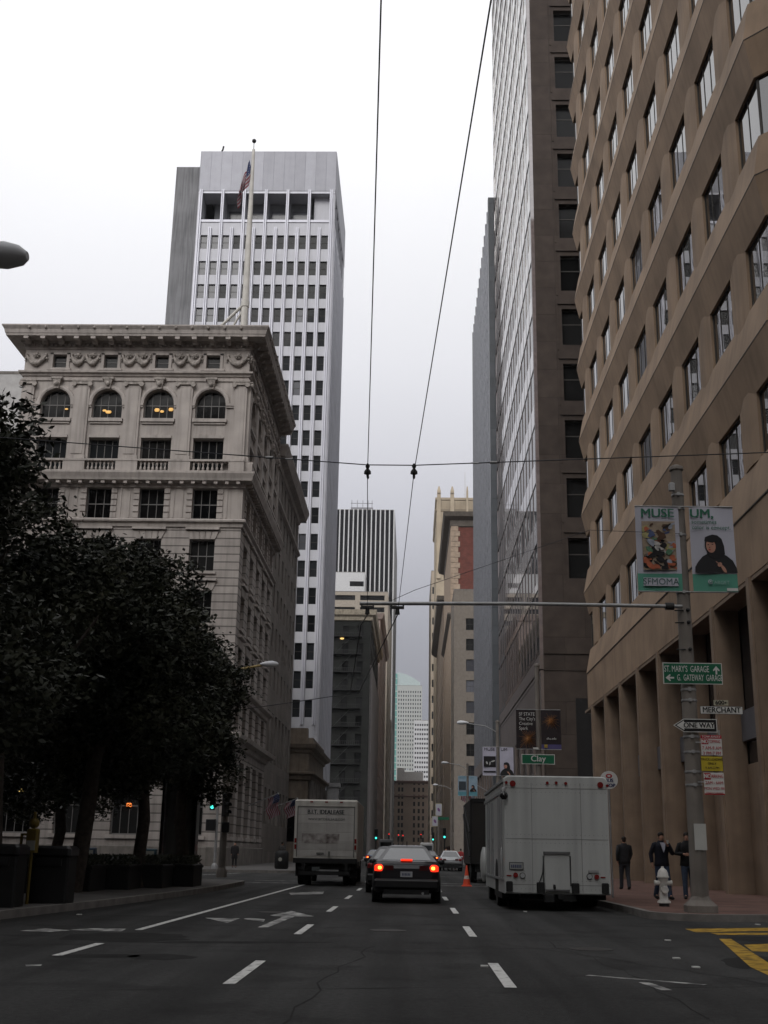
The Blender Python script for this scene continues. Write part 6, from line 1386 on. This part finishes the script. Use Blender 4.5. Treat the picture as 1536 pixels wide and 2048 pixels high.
def person(label, x, y, z, face, stride, arms, jacket, trousers, hairc=(.02, .015, .012), h=1.76, shirt=None, hood=False, skirt=False, fingers=True, group='pedestrians', lean=0., longc=0.):
    """figure faces local -y; arms: {'L': (elbow, hand), 'R': ...} relative joints"""
    t = thing('person', label, 'person', (x, y, z), face, group); k = h/1.76; V = Vector
    s = stride
    J = dict(pelvis=((0, 0, .96), (.13, .10)), waist=((0, 0-lean*.3, 1.12), (.125, .095)), chest=((0, -lean*.7, 1.32), (.165, .125)), neck=((0, -lean-.0, 1.50), .052), head=((0, -lean-.015, 1.60), (.072, .085)), crown=((0, -lean-.01, 1.70), (.068, .082)))
    J.update(hipL=((.09, 0, .90), .098), kneeL=((.10, -s*.42-.02*abs(s), .50), .058), ankL=((.10, -s*.72, .10 if s >= 0 else .16), .04), toeL=((.11, -s*.72-.17, .04), .032))
    J.update(hipR=((-.09, 0, .90), .098), kneeR=((-.10, s*.25-.06, .50), .058), ankR=((-.10, s*.80, .12 if s >= 0 else .10), .04), toeR=((-.11, s*.80-.16, .04), .032))
    J.update(shL=((.19, -lean*.8, 1.42), .062), shR=((-.19, -lean*.8, 1.42), .062))
    E = [('pelvis', 'waist'), ('waist', 'chest'), ('chest', 'neck'), ('neck', 'head'), ('head', 'crown'), ('pelvis', 'hipL'), ('hipL', 'kneeL'), ('kneeL', 'ankL'), ('ankL', 'toeL'), ('pelvis', 'hipR'), ('hipR', 'kneeR'), ('kneeR', 'ankR'), ('ankR', 'toeR'), ('chest', 'shL'), ('chest', 'shR')]
    for sd, sx_ in (('L', 1), ('R', -1)):
        e, w = V(arms[sd][0]), V(arms[sd][1]); d = (w-e).normalized()
        J['el'+sd] = (tuple(e), .044); J['wr'+sd] = (tuple(w), .029); J['pa'+sd] = (tuple(w+d*.075), (.036, .020)); E += [('sh'+sd, 'el'+sd), ('el'+sd, 'wr'+sd), ('wr'+sd, 'pa'+sd)]
        if fingers:
            sidev = V((1, 0, 0)) if abs(d.x) < .7 else V((0, 0, 1)); curl = V((-sx_*.3, -1, 0)) if d.z < -.5 else V((-sx_*.5, .2, .6))
            sv = (V((0, 1, 0)) if d.z < -.5 else V((0, 0, 1)))
            for i in range(4):
                o = sv*((i-1.5)*.019); L_ = (.07, .08, .075, .06)[i]; a = w+d*(.085)+o; b = a+d*L_*.55+V((-sx_*.012, 0, 0)); c = b+d*L_*.3+V((-sx_*.03, 0, 0))
                J['f%d%sa' % (i, sd)] = (tuple(a+d*.008), .0095); J['f%d%sb' % (i, sd)] = (tuple(b), .0085); J['f%d%sc' % (i, sd)] = (tuple(c), .007)
                E += [('pa'+sd, 'f%d%sa' % (i, sd)), ('f%d%sa' % (i, sd), 'f%d%sb' % (i, sd)), ('f%d%sb' % (i, sd), 'f%d%sc' % (i, sd))]
            tb = w+d*.035-sv*.032; J['t%sa' % sd] = (tuple(tb), .011); J['t%sb' % sd] = (tuple(tb+d*.035-sv*.018), .009); E += [('wr'+sd, 't%sa' % sd), ('t%sa' % sd, 't%sb' % sd)]
    sc = lambda J_: {n: (tuple(V(p)*k), r) for n, (p, r) in J_.items()}
    skin('body', sc(J), E, fleshm, t)
    hy_ = J['head'][0][1]
    f = MB(); f.ball((0, hy_-.088, 1.605*1), .02, 6, (.7, .9, 1.3))
    for s2 in (-1, 1): f.ball((s2*.083, hy_+.01, 1.61), .022, 6, (.5, .8, 1.3))
    f.v = [tuple(V(p)*k) for p in f.v]; f.build('nose_and_ears', fleshm, t)
    f = MB()
    for s2 in (-1, 1): f.ball((s2*.03, hy_-.082, 1.632), .008, 6, (1.2, .6, .6))
    f.box(-.022, .022, hy_-.086, hy_-.078, 1.562, 1.568); f.v = [tuple(V(p)*k) for p in f.v]; f.build('eyes_and_mouth', mat('dark_feature', (.06, .03, .025), .6), t)
    def ell(cx_, cy_, z_, rx, ry, n=14): return [(cx_+rx*math.cos(2*PI*i/n), cy_+ry*math.sin(2*PI*i/n), z_) for i in range(n)]
    def dress(name, f, mt): f.v = [tuple(V(p)*k) for p in f.v]; f.build(name, mt, t)
    f = MB(); zb_ = .86-longc; l_ = lambda z_: -lean*max(0, (z_-.96))/.5
    f.loft([ell(0, l_(z_), z_, rx, ry) for z_, rx, ry in ((zb_, .205, .150), (zb_+.01, .215, .158), (.98, .198, .150), (1.12, .186, .142), (1.28, .212, .152), (1.38, .222, .150), (1.44, .190, .130), (1.49, .115, .095), (1.53, .085, .085))], True, True, True)
    for sd in 'LR':
        a, e, w_ = V(J['sh'+sd][0]), V(J['el'+sd][0]), V(J['wr'+sd][0]); w2 = e.lerp(w_, .93)
        f.tube([a+V((-.05 if sd == 'L' else .05, 0, .0)), a+V((0, 0, -.01)), a.lerp(e, .5), e, e.lerp(w2, .5), w2], [.075, .080, .070, .062, .055, .048], 10)
    dress('jacket', f, mat('cloth_%.3f_%.3f' % (jacket[0], jacket[2]), jacket, .85, var=.25, scale=9, bump=.4, bscale=14))
    f = MB(); f.loft([ell(0, 0, z_, rx, ry) for z_, rx, ry in ((.80, .165, .125), (.9, .178, .138), (1.04, .165, .125))], True, True, True)
    for sd in 'LR':
        a, e, w_ = V(J['hip'+sd][0]), V(J['knee'+sd][0]), V(J['ank'+sd][0]); f.tube([a+V((0, 0, .03)), a.lerp(e, .35), e, e.lerp(w_, .5), w_+V((0, .0, -.03))], [.108, .098, .074, .068, .064], 10)
    dress('trousers', f, mat('cloth_%.3f_%.3f' % (trousers[0], trousers[2]), trousers, .85, var=.25, scale=9, bump=.4, bscale=14))
    for sd in 'LR':
        a, b = V(J['ank'+sd][0]), V(J['toe'+sd][0]); f = MB(); f.tube([a+V((0, .07, -.045)), a+V((0, .02, -.035)), b+V((0, .03, -.0)), b+V((0, -.04, -.008))], [.035, .055, .048, .025], 8); dress('shoe', f, black)
    f = MB(); f.ball((0, hy_+.028, 1.685), .092, 12, (.92, .98, .80)); f.ball((0, hy_+.045, 1.63), .078, 10, (.95, .8, .9)); 
    if hood: f.ball((0, hy_+.03, 1.6), .105, 12, (1, .9, 1.1))
    f.v = [tuple(V(p)*k) for p in f.v]; f.build('hair', mat('hair_%.3f' % hairc[0], hairc, .7), t)
    if shirt:
        f = MB(); c = -lean*.7-.17; f.loft([[(-.075, c-.0+.035, 1.475), (.075, c+.035, 1.475), (.035, c-.005, 1.30), (0, c-.01, 1.22), (-.035, c-.005, 1.30)], [(-.075, c+.06, 1.475), (.075, c+.06, 1.475), (.035, c+.03, 1.30), (0, c+.03, 1.22), (-.035, c+.03, 1.30)]])
        f.v = [tuple(V(p)*k) for p in f.v]; f.build('shirt_front', mat('shirt', shirt, .8), t)
        f = MB(); f.lathe((0, 0, .86), [(.165, 0), (.17, .02), (.165, .04)], 14); f.v = [(p[0]*k, p[1]*k*.82, p[2]*k) for p in f.v]; f.build('shirt_hem', mat('shirt'), t)
    return t
down = {'L': ((.245, .03, 1.16), (.235, -.08, .92)), 'R': ((-.245, .03, 1.16), (-.235, -.02, .91))}
def spot(u, y): return gy(u, 1700, y)[0], y
p1 = spot(1248, 45.5); person('man in dark clothes walking away, seen from behind on the right pavement', *p1, .15, PI+.05, .20, {'L': ((.26, .10, 1.17), (.24, .02, .93)), 'R': ((-.25, -.06, 1.17), (-.22, -.22, .97))}, (.016, .016, .018), (.028, .030, .036), h=1.90)
p2 = spot(1322, 36.0); person('man in an open black jacket and white shirt raising a cup to his face', *p2, .15, .18, .34, {'L': ((.27, -.12, 1.20), (.09, -.26, 1.40)), 'R': ((-.26, .10, 1.17), (-.25, .06, .93))}, (.010, .011, .018), (.03, .045, .08), h=1.90, shirt=(.38, .39, .46), lean=.03)
cpx = thing('paper_cup', 'small paper cup in the hand of the man in the open jacket', 'cup', (p2[0]+.07+.06, p2[1]-.36, .15+1.60)); m = MB(); m.lathe((0, 0, -.05), [(.028, 0), (.038, .1)], 12); m.build('cup', mat('paper', (.4, .4, .4)), cpx); m = MB(); m.lathe((0, 0, .05), [(.041, 0), (.036, .015)], 12); m.build('lid', mat('dull_plate'), cpx)
p3 = spot(1374, 36.6); person('man in black half hidden by the pole, hands held before him', *p3, .15, -.2, -.30, {'L': ((.27, -.05, 1.17), (.08, -.26, 1.16)), 'R': ((-.29, -.02, 1.18), (-.09, -.27, 1.17))}, (.012, .012, .013), (.028, .04, .065), h=1.92, lean=.02)
pp = gz(468, 1735, .15); pf = person('woman in a dark coat on the pavement before the ornate building', pp[0], pp[1], .15, .2, .1, down, (.02, .018, .02), (.02, .02, .022), h=1.66, fingers=False, group=None, longc=.25)
pf['group'] = 'pedestrians'
pq = gz(561, 1738, .15); person('person in dark clothes beside the squat dark bin on the left', pq[0], pq[1]+.6, .15, 2.6, .05, down, (.025, .023, .022), (.02, .02, .02), h=1.72, fingers=False)
bn = thing('litter_bin', 'squat dark bin on the far left pavement near the box truck', 'bin', (pq[0]+.05, pq[1], .15)); m = MB(); m.lathe((0, 0, 0), [(.38, 0), (.46, .1), (.46, .95), (.4, 1.1), (.25, 1.15)], 14); m.build('body', mat('dark_box'), bn); m = MB(); m.disc((-.05, .6), .12, -.44, 12, .04); m.build('emblem', mat('dull_plate'), bn)
src = person('person in a yellow jacket crossing the far side of the junction', 2.75, 96, 0, .6, .25, down, (.42, .30, .03), (.03, .03, .035), h=1.72, fingers=False, group='people crossing far down the street')
crowd = [('person in black crossing beside the yellow jacket', (.02, .02, .02)), ('person in a red top at the far junction', (.25, .03, .03)), ('person in pale grey at the far junction', (.30, .30, .30)), ('person in brown on the far right pavement', (.08, .05, .035)), ('person in navy on the far right pavement', (.02, .03, .07))]
protos = []
for i, (lb, c) in enumerate(crowd): protos.append(person(lb, 3.4+.62*i, 97+1.3*i, .0, 3.0 if i % 2 else .3, .2, down, c, (.025, .025, .03), h=1.65+.04*i, fingers=False, group='people crossing far down the street'))
wh = ['tall person in black among the far walkers', 'person in red farther back by the kerb', 'pale figure farther back by the far lamp pole', 'brown coated figure farther back near the wall', 'navy figure farther back near the wall']
for i in range(5):
    c = copy_tree(protos[i]); c.location = (5.9+.55*i, 118+6*i, .15); c['label'] = wh[i]
# ---------------------------------------------------------------- flags
fr_, fw_, fb_ = mat('flag_red', (.15, .018, .028), .7), mat('flag_white', (.24, .235, .25), .7), mat('flag_navy', (.02, .03, .09), .7)
def usflag(label, fn, group='flags'):
    """fn(u along fly 0..1, w 0 bottom..1 top of hoist) -> point"""
    nx, nz_ = 36, 26; m = MB(); m.v = [tuple(fn(i/nx, j/nz_)) for j in range(nz_+1) for i in range(nx+1)]
    for j in range(nz_):
        for i in range(nx):
            a = j*(nx+1)+i; m.f.append((a, a+1, a+nx+2, a+nx+1)); m.smooth.add(len(m.f)-1)
            if i < 14 and j >= 12: m.m.append(1 if (i % 3 == 1 and j % 3 == 1) else 2)
            else: m.m.append(0 if (j//2) % 2 == 0 else 1)
    o = m.build('flag', [fr_, fw_, fb_]); return tag(o, label, 'flag', group)
def f1(u, w):
    fold = math.sin(u*16+w*2)*.18*(.3+u); return Vector((-15.12-.95*u*(1-.25*w)-.0+.12*math.sin(u*9+w*4), 92-.1+fold, 61.2-(1-w)*2.0-2.9*u**1.1-.25*math.sin(u*7)))
usflag('limp striped flag hanging high on the rooftop flagpole', f1)
def hang(px_, py, pz, dx, size, ph):
    def f(u, w):   # hoist along a slanting staff, cloth hanging down
        s = (1-w)*size; return Vector((px_+dx*(1-s*.62/size)*1.0-.0+.08*math.sin(u*9+ph), py+.25*math.sin(u*8+w*3+ph), pz-s*.35-u*size*1.5+.05*math.sin(w*9)))
    return f
def staffed(label, flabel, wx, y, z, dx, dz, size, ph):
    t = thing('flag_staff', label, 'flag staff', (wx, y, z), group='slanting flag staffs'); m = MB(); m.tube([(wx, y, z), (wx+dx, y-.2, z+dz)], .05, 6); m.ball((wx+dx, y-.2, z+dz), .1, 8); m.build('staff', steelgrey, t, world=True)
    def f(u, w):
        s = 1-(1-w)*.36; b = Vector((wx+dx*s, y-.1*s, z+dz*s)); return b+Vector((.10*math.sin(u*8+ph)+.12*u*(1 if dx > 0 else -1), .22*math.sin(u*7+w*5+ph), -u*size))
    usflag(flabel, f)
x, z = gy(575, 1598, 112)
staffed('slanting flag staff on the side of the ornate building', 'striped flag hanging from the left building front, nearer the camera', -13.3, 97, 4.7, 2.5, 1.0, 1.65, .3)
staffed('slanting flag staff behind the first on the left', 'second striped flag farther along the left building front', -13.3, 108, 4.7, 3.0, 1.1, 1.4, 1.4)
staffed('slanting flag staff on the right building front', 'striped flag hanging over the right pavement beside the pale blue banners', 9.9, 150, 8.6, -3.7, 2.0, 2.9, .8)

# ---------------------------------------------------------------- world and light
w = bpy.data.worlds.new("World"); bpy.context.scene.world = w; w.use_nodes = True; n = w.node_tree; L = n.links
bg = n.nodes['Background']; bg.inputs[1].default_value = .1
sky = N(n, 'ShaderNodeTexSky'); sky.sky_type = 'NISHITA'; sky.sun_disc = False; SE, SR = rad(32), rad(200)
sky.sun_elevation = SE; sky.sun_rotation = SR
tc = N(n, 'ShaderNodeTexCoord'); sp = N(n, 'ShaderNodeSeparateXYZ'); L.new(tc.outputs['Generated'], sp.inputs[0])
cr = N(n, 'ShaderNodeValToRGB'); els = cr.color_ramp.elements   # overcast: brighter towards the zenith
stops = [(0.0, (.19, .19, .215)), (.08, (.23, .23, .262)), (.18, (.38, .38, .42)), (.28, (.60, .60, .65)), (.40, (.84, .84, .88)), (.55, (1.05, 1.05, 1.07)), (1.0, (1.1, 1.1, 1.12))]
els[0].position, els[0].color = stops[0][0], (*stops[0][1], 1); els[1].position, els[1].color = 1.0, (*stops[-1][1], 1)
for p_, c_ in stops[1:-1]: e = els.new(p_); e.color = (*c_, 1)
L.new(sp.outputs[2], cr.inputs[0])
nz = N(n, 'ShaderNodeTexNoise'); nz.inputs['Scale'].default_value = 2.2; nz.inputs['Detail'].default_value = 3; L.new(tc.outputs['Generated'], nz.inputs['Vector'])
mr = N(n, 'ShaderNodeMapRange'); mr.inputs[3].default_value = 9.2; mr.inputs[4].default_value = 11.2; L.new(nz.outputs[0], mr.inputs[0])
yb = N(n, 'ShaderNodeMapRange'); yb.inputs[1].default_value = .1; yb.inputs[2].default_value = -.9; yb.inputs[3].default_value = 1.; yb.inputs[4].default_value = 2.1; L.new(sp.outputs[1], yb.inputs[0])
ml = N(n, 'ShaderNodeMath', operation='MULTIPLY'); L.new(mr.outputs[0], ml.inputs[0]); L.new(yb.outputs[0], ml.inputs[1])   # brighter cloud on the sun's side, behind the viewer
vm = N(n, 'ShaderNodeVectorMath', operation='SCALE'); L.new(cr.outputs[0], vm.inputs[0]); L.new(ml.outputs[0], vm.inputs['Scale'])
mx = N(n, 'ShaderNodeMix', data_type='RGBA'); mx.inputs[0].default_value = .96; L.new(sky.outputs[0], mx.inputs[6]); L.new(vm.outputs[0], mx.inputs[7]); L.new(mx.outputs[2], bg.inputs[0])
sun = bpy.data.lights.new('sun', 'SUN'); sun.energy = 1.1; sun.angle = rad(28); sun.color = (1, .97, .93)
so = bpy.data.objects.new('sun', sun); C.objects.link(so)
# nishita: rotation 0 = +Y, clockwise seen from above
d = Vector((math.sin(SR)*math.cos(SE), math.cos(SR)*math.cos(SE), math.sin(SE))); so.rotation_euler = d.to_track_quat('Z', 'Y').to_euler()
sc_ = bpy.context.scene; sc_.view_settings.view_transform = 'Standard'; sc_.view_settings.look = 'None'; sc_.view_settings.exposure = 0; sc_.view_settings.gamma = 1
sc_.cycles.max_bounces = 5; sc_.cycles.diffuse_bounces = 3; sc_.cycles.glossy_bounces = 3; sc_.cycles.transparent_max_bounces = 4

# thin city haze: one even box round everything
m = MB(); m.box(-900, 900, -600, 1400, -1.2, 210); hz = m.build('haze', mat('haze_dummy')); tag(hz, kind='stuff'); hz['label'] = 'thin pale haze hanging in the air along the whole street'; hz['category'] = 'haze'
hm = bpy.data.materials.new('haze'); hm.use_nodes = True; hn = hm.node_tree; hn.nodes.remove(hn.nodes['Principled BSDF'])
pv = N(hn, 'ShaderNodeVolumePrincipled'); pv.inputs['Density'].default_value = .00009; pv.inputs['Color'].default_value = (.86, .87, .9, 1); hn.links.new(pv.outputs[0], hn.nodes['Material Output'].inputs['Volume'])
hz.data.materials.clear(); hz.data.materials.append(hm)
